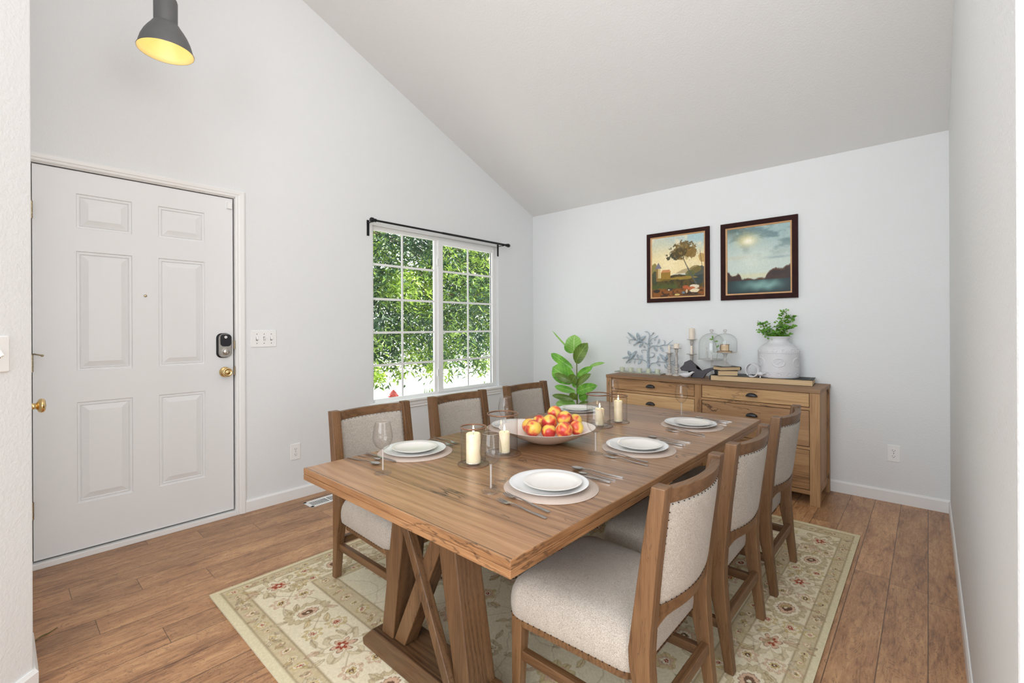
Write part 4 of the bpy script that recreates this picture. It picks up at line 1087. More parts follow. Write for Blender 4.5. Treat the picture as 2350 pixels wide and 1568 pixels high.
for lb, lb2, x, y, h, pan, r, c2 in (
    ('short turned white candlestick beside the blue-grey metal tree', 'thin unlit cream candle on the candlestick beside the metal tree', -.125, -1.664, .196, .034, .0085, .068),
    ('turned white candlestick second from the metal tree, holding a stubby candle', 'short wide cream candle, stubbiest on the candlesticks', -.17, -1.747, .242, .040, .024, .040),
    ('tallest white candlestick, standing at the back', 'tall thick cream pillar candle on the tallest candlestick', -.066, -1.842, .318, .042, .0225, .098),
    ('white candlestick behind the dark slate shape, in front of the tallest one', 'thin cream candle in front of the tallest candlestick', -.150, -1.871, .194, .042, .0095, .072)):
    candlestick(lb, (x, y, ST), h, pan); cdl(lb2, (x, y, ST+h), r, c2)

# white bird
def teardrop(m, A, B_, r, mat=None, n=12, k=(1, 1)):
    A, B_ = Vector(A), Vector(B_); d = B_-A; t = d.normalized(); s = Vector((1, 0, 0)); u = t.cross(s).normalized(); rg = []
    for i in range(1, n):
        f = i/n; rr = r*(math.sin(pi*f**.62)**.85); rg.append([A+d*f+s*(math.cos(2*pi*q/12)*rr*k[0])+u*(math.sin(2*pi*q/12)*rr*k[1]) for q in range(12)])
    m.loft(rg)
    return m
m = MB(); rg = []
for y, z, r, kx in ((.062, .026, .002, 1), (.045, .024, .009, 1.2), (.025, .022, .0165, 1.1), (.0, .021, .0205, 1), (-.022, .025, .0195, .95), (-.040, .036, .0150, .9), (-.050, .044, .0125, .9), (-.058, .049, .0085, .9), (-.064, .051, .003, .9), (-.074, .052, .0008, .9)):
    rg.append([(r*kx*math.cos(2*pi*q/16), y, max(.0, z+r*math.sin(2*pi*q/16))) for q in range(16)])
m.loft(rg); tag(m.obj('bird_figurine', M['vase'], None, smooth=True, loc=(-.270, -1.868, ST)), 'small white bird figurine at the front edge of the sideboard', 'figurine')
# jagged slate-grey shape behind the bird: no known object, built as a slab
m = MB()
pp = [(1562, 846), (1570, 838), (1572, 832), (1583, 826.5), (1590, 833), (1596, 838), (1598, 845), (1606, 848), (1607, 850), (1615, 846), (1623, 843), (1634, 841), (1636, 846), (1626, 849), (1617, 856), (1611, 866), (1585, 866.4), (1590, 860), (1590, 851), (1576, 853), (1565, 852)]
zz = lambda v: (866.5-v)/272
poly = [(-1.7965-(p[0]-1562)*.00393+1.87, zz(p[1])) for p in pp]
m.prism([(a, b) for a, b in poly], -.014, .014, 'x'); bmesh.ops.triangulate(m.bm, faces=[f for f in m.bm.faces if len(f.verts) > 4])
tag(m.obj('slate_shape', M['slate'], None, bevel=.002, loc=(-.212, -1.874, ST+.0005)), 'dark slate-grey jagged shape behind the white bird', 'ornament')

# metal tree on a tray with votive candles
TXp = -.045
tr = thing('tree_sculpture', 'weathered blue-grey metal tree sculpture with three birds', 'sculpture', (TXp, -1.440, ST))
def tp(cx, cy, x=0):
    px = 1410+cx/10.217; py = 740+cy/10.217
    return Vector((x, -1.427-(px-1485)*.00447+1.440, 1.223-(py-748.5)/252-ST+.010))
br = MB()
def branch(pts, r0, r1, x=0):
    P = crom([tp(a, b, x+.004*math.sin(i*1.7)) for i, (a, b) in enumerate(pts)], 5); n = len(P)
    br.tube(P, [1.3*(r0+(r1-r0)*i/(n-1))+.0006 for i in range(n)], 7)
branch([(762, 1165), (760, 1000), (758, 850), (765, 720), (775, 600), (770, 520), (785, 430), (800, 340), (780, 280), (740, 245), (690, 245)], .0085, .0018)
branch([(800, 350), (850, 310), (880, 280), (905, 260)], .0022, .001)
branch([(770, 540), (810, 460), (850, 410), (900, 390), (940, 365), (985, 340)], .003, .001)
branch([(765, 560), (820, 520), (860, 505)], .0025, .0015)
branch([(780, 625), (850, 590), (930, 580), (1000, 585), (1080, 560), (1180, 550), (1240, 500), (1290, 455), (1310, 435)], .0045, .001)
branch([(950, 575), (975, 520), (1000, 460), (1020, 410)], .002, .001)
branch([(1120, 545), (1135, 500), (1135, 460), (1090, 440)], .002, .001)
branch([(1180, 550), (1260, 555), (1340, 555), (1400, 545)], .002, .001)
branch([(770, 620), (740, 560), (690, 515), (620, 490), (560, 470), (480, 450), (400, 440), (335, 450), (310, 490), (320, 530), (355, 530)], .0045, .0012)
branch([(765, 900), (800, 860), (870, 845), (905, 800), (890, 760), (830, 745)], .0045, .0015)
branch([(790, 1060), (810, 1020), (870, 990), (940, 975), (980, 920), (990, 850), (985, 820)], .0045, .0012)
branch([(940, 980), (1000, 950), (1080, 960), (1200, 940), (1300, 930), (1370, 880), (1400, 800)], .003, .001)
branch([(1200, 950), (1300, 1000), (1380, 1080), (1400, 1120)], .0025, .001)
branch([(755, 720), (720, 690), (660, 685), (615, 700), (615, 740), (635, 760)], .003, .0012)
branch([(750, 1000), (700, 960), (640, 930), (600, 930), (540, 980), (520, 1040)], .0035, .001)
branch([(640, 930), (560, 915), (480, 915), (400, 905), (350, 950), (320, 1020)], .003, .001)
branch([(450, 915), (445, 980), (440, 1040)], .002, .001)
branch([(330, 450), (280, 400), (240, 370)], .0015, .0008)
br.obj('branches', M['bluetree'], tr, smooth=True)
lf = MB()
for a, b, w in (((850, 310), (905, 255), .007), ((905, 395), (985, 335), .006), ((905, 390), (915, 465), .006), ((815, 525), (870, 500), .006), ((975, 530), (1025, 405), .008), ((880, 600), (975, 715), .0105), ((1020, 590), (1115, 715), .0105), ((1135, 520), (1125, 440), .006), ((650, 500), (545, 635), .011), ((690, 650), (660, 575), .009), ((545, 900), (500, 790), .012), ((620, 910), (590, 800), .010), ((600, 930), (520, 1045), .011), ((345, 960), (310, 1030), .007), ((990, 920), (985, 815), .009), ((1330, 900), (1400, 795), .012), ((1330, 930), (1420, 1060), .014), ((1180, 960), (1250, 1050), .012), ((1240, 560), (1245, 660), .009), ((1300, 550), (1410, 560), .007), ((440, 960), (445, 1030), .006), ((950, 990), (1030, 1060), .008), ((1120, 1000), (1180, 1120), .010)):
    A, Bv = tp(*a), tp(*b); d = Bv-A; L = d.length; d.normalize(); s = Vector((1, 0, 0)); u = d.cross(s); rg = []
    for i in range(1, 9):
        f = i/9; w_ = w*math.sin(pi*f)**.8; rg.append([A+d*(L*f)+u*(math.cos(2*pi*q/8)*w_)+s*(math.sin(2*pi*q/8)*.0022) for q in range(8)])
    lf.loft(rg)
lf.obj('metal_leaves', M['bluetree'], tr, smooth=True)
def tbird(tail, beak, wings, r):
    m = MB(); A, Bv = tp(*tail, .006), tp(*beak, .006); d = Bv-A; L = d.length; d.normalize(); s = Vector((1, 0, 0)); u = d.cross(s); rg = []
    for f, k, kz in ((0, .35, .2), (.12, .30, .2), (.28, .45, .5), (.45, .95, .9), (.58, 1.0, 1), (.70, .85, .9), (.78, .62, .75), (.86, .60, .7), (.92, .42, .5), (.96, .14, .15), (1.0, .03, .03)):
        rg.append([A+d*(L*f)+u*(math.cos(2*pi*q/10)*r*k)+s*(math.sin(2*pi*q/10)*r*.8*kz) for q in range(10)])
    m.loft(rg)
    for a, b, w, ox_ in wings:
        A, Bv = tp(*a, ox_), tp(*b, ox_-.01); d2 = Bv-A; L2 = d2.length; d2.normalize(); u2 = d2.cross(s); rg = []
        for i in range(1, 10):
            f = i/10; w_ = w*(math.sin(pi*f**.7)**.7); rg.append([A+d2*(L2*f)+u2*(math.cos(2*pi*q/8)*w_)+s*(math.sin(2*pi*q/8)*.0028) for q in range(8)])
        m.loft(rg)
    m.obj('metal_bird', M['bluetree'], tr, smooth=True)
tbird((415, 580), (705, 335), [((500, 460), (280, 240), .011, -.006), ((565, 440), (530, 250), .018, -.012)], .019)
tbird((235, 1020), (495, 705), [((360, 860), (145, 915), .010, -.006), ((360, 840), (310, 705), .018, -.012)], .019)
tbird((1120, 960), (1260, 700), [((1180, 930), (1010, 745), .014, -.006), ((1180, 960), (1290, 1080), .014, -.012)], .021)
MB().box(-.035, .035, -.06, .06, -.0, .010).obj('tree_base', M['bluetree'], tr, bevel=.003)
# tray
tray = thing('candle_tray', 'long pale grey-green tray under five votive candles', 'tray', (-.165, -1.394, ST), math.radians(-1.5))
m = MB(); l, w = .232, .050
m.loft([[(-w*.92, -l*.98, 0), (w*.92, -l*.98, 0), (w*.92, l*.98, 0), (-w*.92, l*.98, 0)], [(-w, -l, .010), (w, -l, .010), (w, l, .010), (-w, l, .010)], [(-w+.006, -l+.006, .010), (w-.006, -l+.006, .010), (w-.006, l-.006, .010), (-w+.006, l-.006, .010)], [(-w+.010, -l+.010, .004), (w-.010, -l+.010, .004), (w-.010, l-.010, .004), (-w+.010, l-.010, .004)]])
m.obj('tray_body', M['greytray'], tray)
VN = ['leftmost', 'second from the left', 'middle', 'second from the right', 'rightmost']
v0 = None
for i in range(5):
    px = 1434+(1514.5-1434)*i/4; y = -1.225-(px-1434)*.00437; loc = (-.172-.006*i/4, y, ST+.0042)
    if v0 is None:
        v0 = thing('votive_candle', '', 'candle', loc, group='five pale green votive candles')
        MB().lathe([(0, 0), (.0205, 0), (.0235, .042), (.0215, .044), (.0205, .041), (0, .040)], 24).obj('wax_body', M['votive'], v0, smooth=True, autosmooth=50)
        MB().tube([(0, 0, .038), (0, 0, .048)], .0007, 5).obj('wick', M['slot'], v0); o = v0
    else: o = dup(v0, loc, 0, '')
    o['label'] = 'pale green votive candle, %s of the five on the tray' % VN[i]

# ------------------------------------------------------------------ potted plant in the corner
pl = thing('potted_plant', 'tall green leafy plant in the corner left of the sideboard', 'plant', (-.36, -.815, 0))
MB().lathe([(0, 0), (.085, 0), (.095, .01), (.125, .23), (.128, .25), (.120, .25), (.112, .225), (0, .225)], 40).obj('pot', M['pot'], pl, smooth=True, autosmooth=40)
MB().lathe([(0, .222), (.112, .222), (.108, .228), (0, .232)], 32).obj('soil', M['soil'], pl)
def pp3(cx, cy, x=0):
    px = 1240+cx/7.128; py = 740+cy/7.128
    return Vector((x, -(px-1320)*.00505-.0, 1.223-(py-748.5)/235))
sp_ = crom([Vector((0, .005, .22)), pp3(600, 1500), pp3(605, 1200), pp3(600, 900), pp3(600, 700), pp3(590, 500), pp3(580, 410)], 6)
MB().tube(sp_, [.009-.005*i/len(sp_) for i in range(len(sp_))], 8).obj('plant_stem', M['stem'], pl, smooth=True)
def big_leaf(b, tip, wpx, mat, dx0=0, dx1=-.03, fold=.15, face=None, droop=.10):
    A, Bv = pp3(*b, dx0), pp3(*tip, dx1); L = (Bv-A).length; W = wpx/7.128/235*1.08
    V, F, U = [], [], []; d = (Bv-A).normalized(); nrm = Vector(face or (-1, -.25, .25)); s = d.cross(nrm).normalized(); nn = s.cross(d).normalized(); n = 10; K = 6
    for i in range(n+1):
        v = i/n; w = W/2*(math.sin(pi*min(1, v*.90+.05))**.62)*(1 if v < .86 else math.sqrt(max(0, (1-v)/.14)))
        if i == 0: w = W*.03
        p = A+d*(L*v)+nn*(droop*L*(math.sin(pi*v)))
        for k in range(K+1):
            u = k/K*2-1; V.append(p+s*(w*u)+nn*(fold*w*u*u)); U.append(((u+1)/2, v))
    for i in range(n):
        for k in range(K): a = i*(K+1)+k; F.append((a, a+1, a+K+2, a+K+1))
    o = mesh_leaves('plant_leaf', V, F, U, M[mat], pl); return o
Lf, Lo, Ll = 'leaf', 'leaf_olive', 'leaf_light'
for a in (((550, 490), (425, 300), 200, Lf, .01, .03), ((562, 500), (568, 190), 262, Ll, 0, .0), ((535, 490), (268, 122), 26, Ll, 0, -.08), ((600, 650), (828, 318), 205, Lo, -.02, -.05),
          ((535, 745), (178, 512), 130, Lf, 0, -.02), ((420, 660), (200, 622), 60, Lf, .02, .03), ((580, 960), (228, 740), 285, Lf, -.01, -.04), ((560, 965), (640, 840), 170, Lo, -.04, -.06), ((580, 960), (340, 830), 110, Lo, -.05, -.12),
          ((600, 880), (848, 700), 105, Lf, .0, .01), ((780, 700), (998, 628), 50, Ll, .03, .05), ((610, 1010), (876, 800), 110, Lo, -.03, -.05), ((620, 1120), (980, 975), 150, Lf, -.03, -.06), ((590, 1125), (272, 1055), 105, Lf, -.01, -.05),
          ((600, 1050), (510, 960), 110, Lf, .03, .03), ((600, 1235), (640, 1120), 150, Lo, -.05, -.08), ((600, 1240), (280, 1195), 90, Lo, -.03, -.10), ((575, 1330), (300, 1222), 110, Lf, .0, -.02), ((570, 1360), (280, 1345), 130, Ll, -.02, -.04),
          ((615, 1230), (760, 1150), 150, Lf, .02, .03), ((620, 1340), (790, 1260), 60, Lo, .0, .0), ((600, 1500), (340, 1450), 140, Lf, -.02, -.05), ((600, 1560), (860, 1480), 140, Lf, -.02, -.05), ((600, 1800), (360, 1700), 150, Lf, -.05, -.08), ((600, 1800), (880, 1680), 150, Lo, 0, .03), ((600, 1950), (420, 1900), 120, Lf, .06, .1)):
    big_leaf(*a)

# ------------------------------------------------------------------ numpy-painted surfaces
class Noise2:
    def __init__(s, seed): s.r = np.random.default_rng(seed).random((256, 256))
    def __call__(s, x, y):
        xi = np.floor(x).astype(int); yi = np.floor(y).astype(int); fx = x-xi; fy = y-yi; fx = fx*fx*(3-2*fx); fy = fy*fy*(3-2*fy)
        a = s.r[yi % 256, xi % 256]; b = s.r[yi % 256, (xi+1) % 256]; c = s.r[(yi+1) % 256, xi % 256]; d = s.r[(yi+1) % 256, (xi+1) % 256]
        return (a*(1-fx)+b*fx)*(1-fy)+(c*(1-fx)+d*fx)*fy
    def fbm(s, x, y, o=4):
        t = 0; a = .5
        for k in range(o): t = t+a*s(x*2**k+17*k, y*2**k+5*k); a *= .5
        return t/(1-.5**o)
def srgb(c):
    c = np.asarray(c, float)/255; return np.where(c <= .04045, c/12.92, ((c+.055)/1.055)**2.4)
def painted_grid(name, P, nx, ny, col, mat, parent=None, edge=None):
    """P(u,v)->xyz arrays ; col (ny+1,nx+1,3) linear"""
    u, v = np.meshgrid(np.linspace(0, 1, nx+1), np.linspace(0, 1, ny+1)); X = P(u, v).reshape(-1, 3)
    i = np.arange((nx+1)*(ny+1)).reshape(ny+1, nx+1); Fq = np.stack([i[:-1, :-1], i[:-1, 1:], i[1:, 1:], i[1:, :-1]], -1).reshape(-1, 4)
    me = bpy.data.meshes.new(name); me.vertices.add(len(X)); me.vertices.foreach_set('co', X.astype(np.float32).ravel())
    nf = len(Fq); me.loops.add(nf*4); me.loops.foreach_set('vertex_index', Fq.astype(np.int32).ravel()); me.polygons.add(nf)
    me.polygons.foreach_set('loop_start', np.arange(0, nf*4, 4, dtype=np.int32)); me.update(calc_edges=True)
    at = me.attributes.new('paint', 'FLOAT_COLOR', 'POINT'); c4 = np.ones((len(X), 4), np.float32); c4[:, :3] = col.reshape(-1, 3); at.data.foreach_set('color', c4.ravel())
    me.validate(); return mkobj(name, me, mat, parent, True)
def S(x, a, b): t = np.clip((x-a)/(b-a), 0, 1); return t*t*(3-2*t)
def over(C, m, c): m = np.clip(m, 0, 1)[..., None]; return C*(1-m)+np.asarray(c)*m

# rug
RX0, RX1, RY0, RY1 = -3.493, -.806, -3.088, -.945
LX_, LY_ = RX1-RX0, RY1-RY0; nx, ny = 900, 720
u, v = np.meshgrid(np.linspace(0, 1, nx+1), np.linspace(0, 1, ny+1)); N1, N2 = Noise2(3), Noise2(9)
X = u*LX_; Y = v*LY_
wx = (N1(X*55, Y*55)-.5)*.010+(N1(X*16, Y*16)-.5)*.008; wy = (N2(X*55, Y*55)-.5)*.010+(N2(X*16, Y*16)-.5)*.008
Xw, Yw = X+wx, Y+wy
dx = np.minimum(X, LX_-X); dy = np.minimum(Y, LY_-Y); dd = np.minimum(dx/1.5, dy)
cream = srgb((230, 219, 190)); taupe = srgb((208, 192, 158)); sage = srgb((206, 190, 154)); dk = srgb((150, 128, 98)); red = srgb((158, 66, 46)); rose = srgb((212, 176, 148)); gold = srgb((206, 182, 124)); pale = srgb((232, 222, 196)); brown = srgb((110, 80, 62)); olive = srgb((192, 174, 134)); border = srgb((222, 211, 176))
n1 = N1.fbm(X*9, Y*9, 4); n2 = N2.fbm(X*60, Y*60, 3)
C = np.zeros(X.shape+(3,))+cream; C = over(C, (n1-.35)*.5, srgb((222, 208, 176)))
band = lambda a, b: ((dd > a) & (dd < b)).astype(float)
C = over(C, (dd < .026).astype(float), border)
for a, b in ((.026, .078), (.240, .305)):
    C = over(C, band(a, b), taupe*.6+sage*.4); C = over(C, band(a, b)*S(n2, .45, .7)*.6, olive)
    for e in (a, b): C = over(C, np.exp(-((dd-e)/.0032)**2)*.7, dk)
def petal(cx, cy, R, n, rot=0, sx=1, sy=1, cols=None, amp=.28):
    """layered rosette"""
    global C
    x0, x1 = int(max(0, (cx-R*1.6)/LX_*nx)), int(min(nx+1, (cx+R*1.6)/LX_*nx+2)); y0, y1 = int(max(0, (cy-R*1.6)/LY_*ny)), int(min(ny+1, (cy+R*1.6)/LY_*ny+2))
    if x1 <= x0 or y1 <= y0: return
    a = (Xw[y0:y1, x0:x1]-cx)/sx; b = (Yw[y0:y1, x0:x1]-cy)/sy; r = np.hypot(a, b)/R; th = np.arctan2(b, a)+rot
    lob = 1-amp+amp*np.abs(np.cos(n*th/2)); q = r/lob; sub = C[y0:y1, x0:x1]
    def ring(lo, hi, c, k=1.0):
        nonlocal sub
        sub = over(sub, ((q > lo) & (q < hi)).astype(float)*k, c)
    c_out, c_mid, c_in, c_core = cols
    ring(0, 1.0, c_out, .7); ring(.94, 1.02, dk, .30)
    pet = (np.abs(np.sin(n*th/2)) < .18).astype(float)*((r > .42) & (q < .95)); sub = over(sub, pet*.5, dk)
    ring(.42, .66, c_mid, .95); ring(.64, .69, dk, .4); ring(.22, .44, c_in, .95); ring(0, .24, c_core, 1); ring(.40, .45, brown, .6); ring(0, .09, pale, .9)
    C[y0:y1, x0:x1] = sub
def leafm(cx, cy, L, W, ang, c):
    global C
    R = L*1.2; x0, x1 = int(max(0, (cx-R)/LX_*nx)), int(min(nx+1, (cx+R)/LX_*nx+2)); y0, y1 = int(max(0, (cy-R)/LY_*ny)), int(min(ny+1, (cy+R)/LY_*ny+2))
    if x1 <= x0 or y1 <= y0: return
    a = Xw[y0:y1, x0:x1]-cx; b = Yw[y0:y1, x0:x1]-cy; p = a*math.cos(ang)+b*math.sin(ang); q = -a*math.sin(ang)+b*math.cos(ang)
    f = np.clip((p+L/2)/L, 0, 1); w = W/2*np.sin(pi*f)*(.75+.25*np.abs(np.sin(f*22))); m = (np.abs(q) < w) & (np.abs(p) < L/2)
    sub = over(C[y0:y1, x0:x1], m*.62, c); sub = over(sub, (m & (np.abs(q) < .0022))*.6, dk); sub = over(sub, ((np.abs(np.abs(q)-w) < .0022) & (np.abs(p) < L/2))*.35, brown); C[y0:y1, x0:x1] = sub
rg_ = np.random.default_rng(5)
# scrolling vines in the main border and the field
def vine(dist, along, centre, amp, per, ph, w=.0022, k=.55, lim=None):
    global C
    m = np.exp(-((dist-centre-amp*np.sin(2*pi*along/per+ph))/w)**2)
    if lim is not None: m = m*lim
    C = over(C, m*k, dk)
mainb = band(.082, .236); isx = (dx/1.5 < dy)
for c_ in (0, pi): vine(dy, X, .160, .052, .59, c_, lim=mainb*(~isx)); vine(dx/1.5, Y, .160, .05, .53, c_, lim=mainb*isx)
fieldm = (dd > .308).astype(float); C = over(C, fieldm*.35, srgb((222, 210, 180)))
for k in range(9):
    vine(Yw, Xw, .45+.15*k, .055, .47, k*1.3, lim=fieldm, k=.5)
for k in range(13):
    vine(Xw, Yw, .5+.15*k, .05, .39, k*2.1, lim=fieldm, k=.4)
sets = [(sage, pale, rose, red), (gold, rose, pale, red), (olive, pale, taupe, brown), (rose, pale, gold, red), (sage, rose, pale, brown)]
def motifs(P, big, R0):
    for i, (x, y) in enumerate(P):
        s = sets[(i*2+big) % 5]; petal(x, y, R0*(1 if i % 2 == 0 else .62), 8 if i % 2 == 0 else 6, i*.4, 1.15, 1, s)
        for q in range(5 if i % 2 == 0 else 3):
            a = rg_.uniform(0, 6.28); d = R0*rg_.uniform(1.05, 1.5); leafm(x+d*math.cos(a), y+d*math.sin(a)*.75, R0*.85, R0*.36, a+rg_.uniform(-.6, .6), [olive, gold, rose, sage][q % 4])
def mainrow(n_, f, base):
    for i in range(n_):
        x, y, sx_ = f(i/(n_-1)); k = (i+base) % 4
        if k == 0: petal(x, y, .098, 6, .3, 1.15, .95, (sage, pale, rose, red), .55)
        elif k == 2: petal(x, y, .080, 14, 0, 1.25, .9, (olive, pale, rose, brown), .16)
        else:
            for q in (-1, 1): petal(x+(.0 if sx_ else .05*q), y+(.045*q if sx_ else 0), .040, 7, q, 1.1, 1, (gold, pale, rose, red) if k == 1 else (rose, pale, gold, brown), .35)
        for q in range(4 if k % 2 == 0 else 2):
            a = rg_.uniform(0, 6.28); d = rg_.uniform(.10, .14); leafm(x+d*math.cos(a), y+d*math.sin(a)*.62, .062, .026, a+rg_.uniform(-.6, .6), [olive, gold, rose, sage][q % 4])
for yb in (.161, LY_-.161): mainrow(17, lambda t_: (.24+(LX_-.48)*t_, yb, True), 0)
for xb in (.24, LX_-.24): mainrow(13, lambda t_: (xb, .161+(LY_-.322)*t_, False), 0)
for (xs_, ys_, R_, st) in (((.052/.052)*.078, .052, .021, .058), (.41, .272, .025, .066)):
    k = 0
    for yb in (ys_, LY_-ys_):
        x = xs_
        while x < LX_-xs_: petal(x, yb, R_*(1 if k % 2 else .7), 6, k, 1.2, 1, [(gold, pale, rose, red), (pale, gold, taupe, brown), (rose, pale, gold, brown)][k % 3]); x += st*1.15; k += 1
    for xb in (xs_, LX_-xs_):
        y = ys_
        while y < LY_-ys_: petal(xb, y, R_*(1 if k % 2 else .7), 6, k, 1.35, 1, [(gold, pale, rose, red), (pale, gold, taupe, brown), (rose, pale, gold, brown)][k % 3]); y += st; k += 1
for k in range(520):
    bnd = k % 2; off = rg_.uniform(.032, .072) if bnd == 0 else rg_.uniform(.248, .298); al = rg_.uniform(0, 1)
    if k % 4 < 2: x, y = al*LX_, (off if rg_.random() < .5 else LY_-off)
    else: x, y = (off*1.5 if rg_.random() < .5 else LX_-off*1.5), al*LY_
    if min(min(x, LX_-x)/1.5, min(y, LY_-y)) > off-.004: leafm(x, y, .034, .015, rg_.uniform(0, 6.3), [pale, gold, pale, rose, taupe*.8][k % 5])
for i in range(9):
    for j in range(6):
        x = .60+(LX_-1.2)*i/8+(.06 if j % 2 else 0); y = .42+(LY_-.84)*j/5
        petal(x, y, .066 if (i+j) % 2 else .042, 8 if (i+j) % 2 else 5, i+j, 1.1, 1, sets[(i*3+j) % 5])
        for q in range(4): a = rg_.uniform(0, 6.28); leafm(x+.11*math.cos(a), y+.085*math.sin(a), .06, .024, a+.5, [olive, gold, sage, rose][q])
C = over(C, (n2-.3)*.22, srgb((206, 190, 158))); C = C*(.90+.18*N1(X*230, Y*230)[..., None])
rug = thing('area_rug', 'large cream floral oriental rug under the table and chairs', 'rug', ((RX0+RX1)/2, (RY0+RY1)/2, 0))
painted_grid('rug_pile', lambda u, v: np.stack([(u-.5)*LX_, (v-.5)*LY_, .0095+0*u], -1), nx, ny, C, M['rug'], rug)
MB().box(-LX_/2+.001, LX_/2-.001, -LY_/2+.001, LY_/2-.001, .0005, .0090).obj('rug_edge', plain('rug_side_binding', (.62, .56, .42, 1), .9, nscale=200, namt=.2), rug)

# framed paintings ---------------------------------------------------------------
def framed(label, y0, y1, z0, z1, img, fw=.036, gw=.012, nx=190, ny=210):
    yc, zc_ = (y0+y1)/2, (z0+z1)/2; W, H = abs(y1-y0), z1-z0
    t = thing('framed_painting', label, 'painting', (-.004, yc, zc_))
    def fr(w, h, wd, d0, d1, d2, name, mat):
        m = MB(); rg = []
        for ins, x in ((0, -.001), (0, -d0), (wd*.35, -d1), (wd, -d2), (wd, -.001)):
            rg.append([(x, -w/2+ins, -h/2+ins), (x, w/2-ins, -h/2+ins), (x, w/2-ins, h/2-ins), (x, -w/2+ins, h/2-ins)])
        rg.append(rg[0]); m.loft(rg, cap=(False, False)); m.obj(name, mat, t)
    fr(W, H, fw, .018, .0185, .0180, 'outer_frame', M['frame_dark']); fr(W-2*fw, H-2*fw, gw, .016, .015, .009, 'gold_fillet', M['frame_gold'])
    w, h = W-2*fw-2*gw+.002, H-2*fw-2*gw+.002
    u, v = np.meshgrid(np.linspace(0, 1, nx+1), np.linspace(0, 1, ny+1))
    painted_grid('painted_canvas', lambda u, v: np.stack([-.0075+0*u, (.5-u)*w, (v-.5)*h], -1), nx, ny, img(u, v), M['canvas'], t)
def img_pastoral(u, v):
    A, B_ = Noise2(21), Noise2(22); n = A.fbm(u*6, v*6, 5); n2 = B_.fbm(u*24, v*24, 4); n3 = B_(u*70, v*70)
    C = np.zeros(u.shape+(3,))+srgb((246, 226, 170)); C = over(C, S(v, .55, 1)*(.6+.5*S(u, .1, .9)), srgb((176, 204, 208))); C = over(C, S(n, .5, .75)*.6*(v > .3), srgb((250, 236, 196)))
    C = over(C, np.exp(-((u-.35)**2+(v-.52)**2)/.05)*.8, srgb((255, 238, 190)))
    C = over(C, S(.46-.12*(u-.75)**2*8-v+.01*n, 0, .02)*(np.abs(u-.68) < .24)*S(v, .36, .39), srgb((190, 170, 130)))
    C = over(C, ((v > .34) & (v < .375) & (u > .42) & (u < .70)).astype(float), srgb((222, 222, 206)))
    g = .33+.05*n-.02*np.sin(u*9); C = over(C, S(g-v, 0, .02), srgb((92, 78, 36))); C = over(C, S(g-v, 0, .02)*S(n2, .4, .7)*.7, srgb((40, 42, 32)))
    C = over(C, S(g-v, .0, .02)*np.exp(-((v-.17)/.05)**2)*(u < .5)*.7, srgb((82, 100, 46)))
    C = over(C, S(.13+.04*n-v, 0, .04)*.85, srgb((150, 88, 34))); C = over(C, S(.13-v, 0, .03)*S(n2, .5, .62)*.8, srgb((48, 34, 20)))
    C = over(C, S(.05-.05*np.sin(u*7)-v, 0, .03)*S(u, .3, .8)*.7, srgb((40, 40, 30)))
    def blob(cx, cy, rx, ry, c, k=1, e=.35, fr=14):
        nonlocal C
        d = np.hypot((u-cx)/rx, (v-cy)/ry)+(A.fbm(u*fr, v*fr, 3)-.5)*e*2; C = over(C, S(1.05-d, 0, .12)*k, c)
    blob(.02, .42, .10, .16, srgb((128, 118, 52)), .9); blob(.05, .33, .10, .10, srgb((64, 74, 54)), .9)
    blob(.92, .34, .17, .14, srgb((58, 72, 70)), .95); blob(.84, .43, .10, .06, srgb((130, 112, 50)), .8); blob(.75, .36, .08, .06, srgb((100, 104, 56)), .9); blob(.97, .60, .07, .08, srgb((182, 138, 56)), .8); blob(.60, .30, .25, .025, srgb((190, 156, 60)), .6)
    # tower and building
    T_ = (u > .085) & (u < .17) & (v > .27) & (v < .49); C = over(C, T_.astype(float), srgb((150, 118, 66))); C = over(C, (T_ & (u > .125)).astype(float)*.8, srgb((232, 208, 148)))
    roof = (v > .485) & (v < .59) & (np.abs(u-.132) < .065*(.59-v)/.105); C = over(C, roof.astype(float), srgb((128, 124, 136)))
    Bq = (u > .18) & (u < .37) & (v > .27) & (v < .415); C = over(C, Bq.astype(float), srgb((160, 124, 46))); C = over(C, (Bq & (v < .30)).astype(float)*.7, srgb((100, 84, 34)))
    rf = (v > .41) & (v < .455) & (u > .18+(v-.41)*.8) & (u < .38-(v-.41)*.6); C = over(C, rf.astype(float), srgb((208, 142, 92))); blob(.16, .29, .06, .03, srgb((140, 112, 40)), .9)
    # leaning tree
    tx = .62+.60*np.clip(.62-v, 0, 1)**1.1; C = over(C, (np.abs(u-np.where(v < .62, tx, .62)) < .010+.022*np.clip(.55-v, 0, 1))*((v > .12) & (v < .68)).astype(float)*.9, srgb((92, 92, 84)))
    for cx, cy, rx, ry, c in ((.52, .72, .17, .10, (86, 74, 40)), (.62, .80, .15, .09, (104, 88, 46)), (.72, .74, .14, .09, (120, 96, 46)), (.46, .67, .11, .06, (70, 66, 44)), (.60, .70, .16, .07, (92, 76, 36)), (.78, .68, .08, .06, (138, 108, 52)), (.60, .85, .09, .04, (120, 100, 56))):
        blob(cx, cy, rx*1.05, ry*1.15, srgb(c), .92, .8, 26)
    C = over(C, (S(n2, .56, .7)*(np.hypot((u-.62)/.24, (v-.74)/.15) < 1))*.6, srgb((168, 136, 70))); C = over(C, (S(n3, .66, .8)*(np.hypot((u-.5)/.16, (v-.70)/.10) < 1))*.6, srgb((40, 44, 34)))
    C = over(C, (np.abs(u-.955-.03*np.sin(v*6)) < .006)*((v < .72) & (v > .1)).astype(float)*.8, srgb((104, 92, 76)))
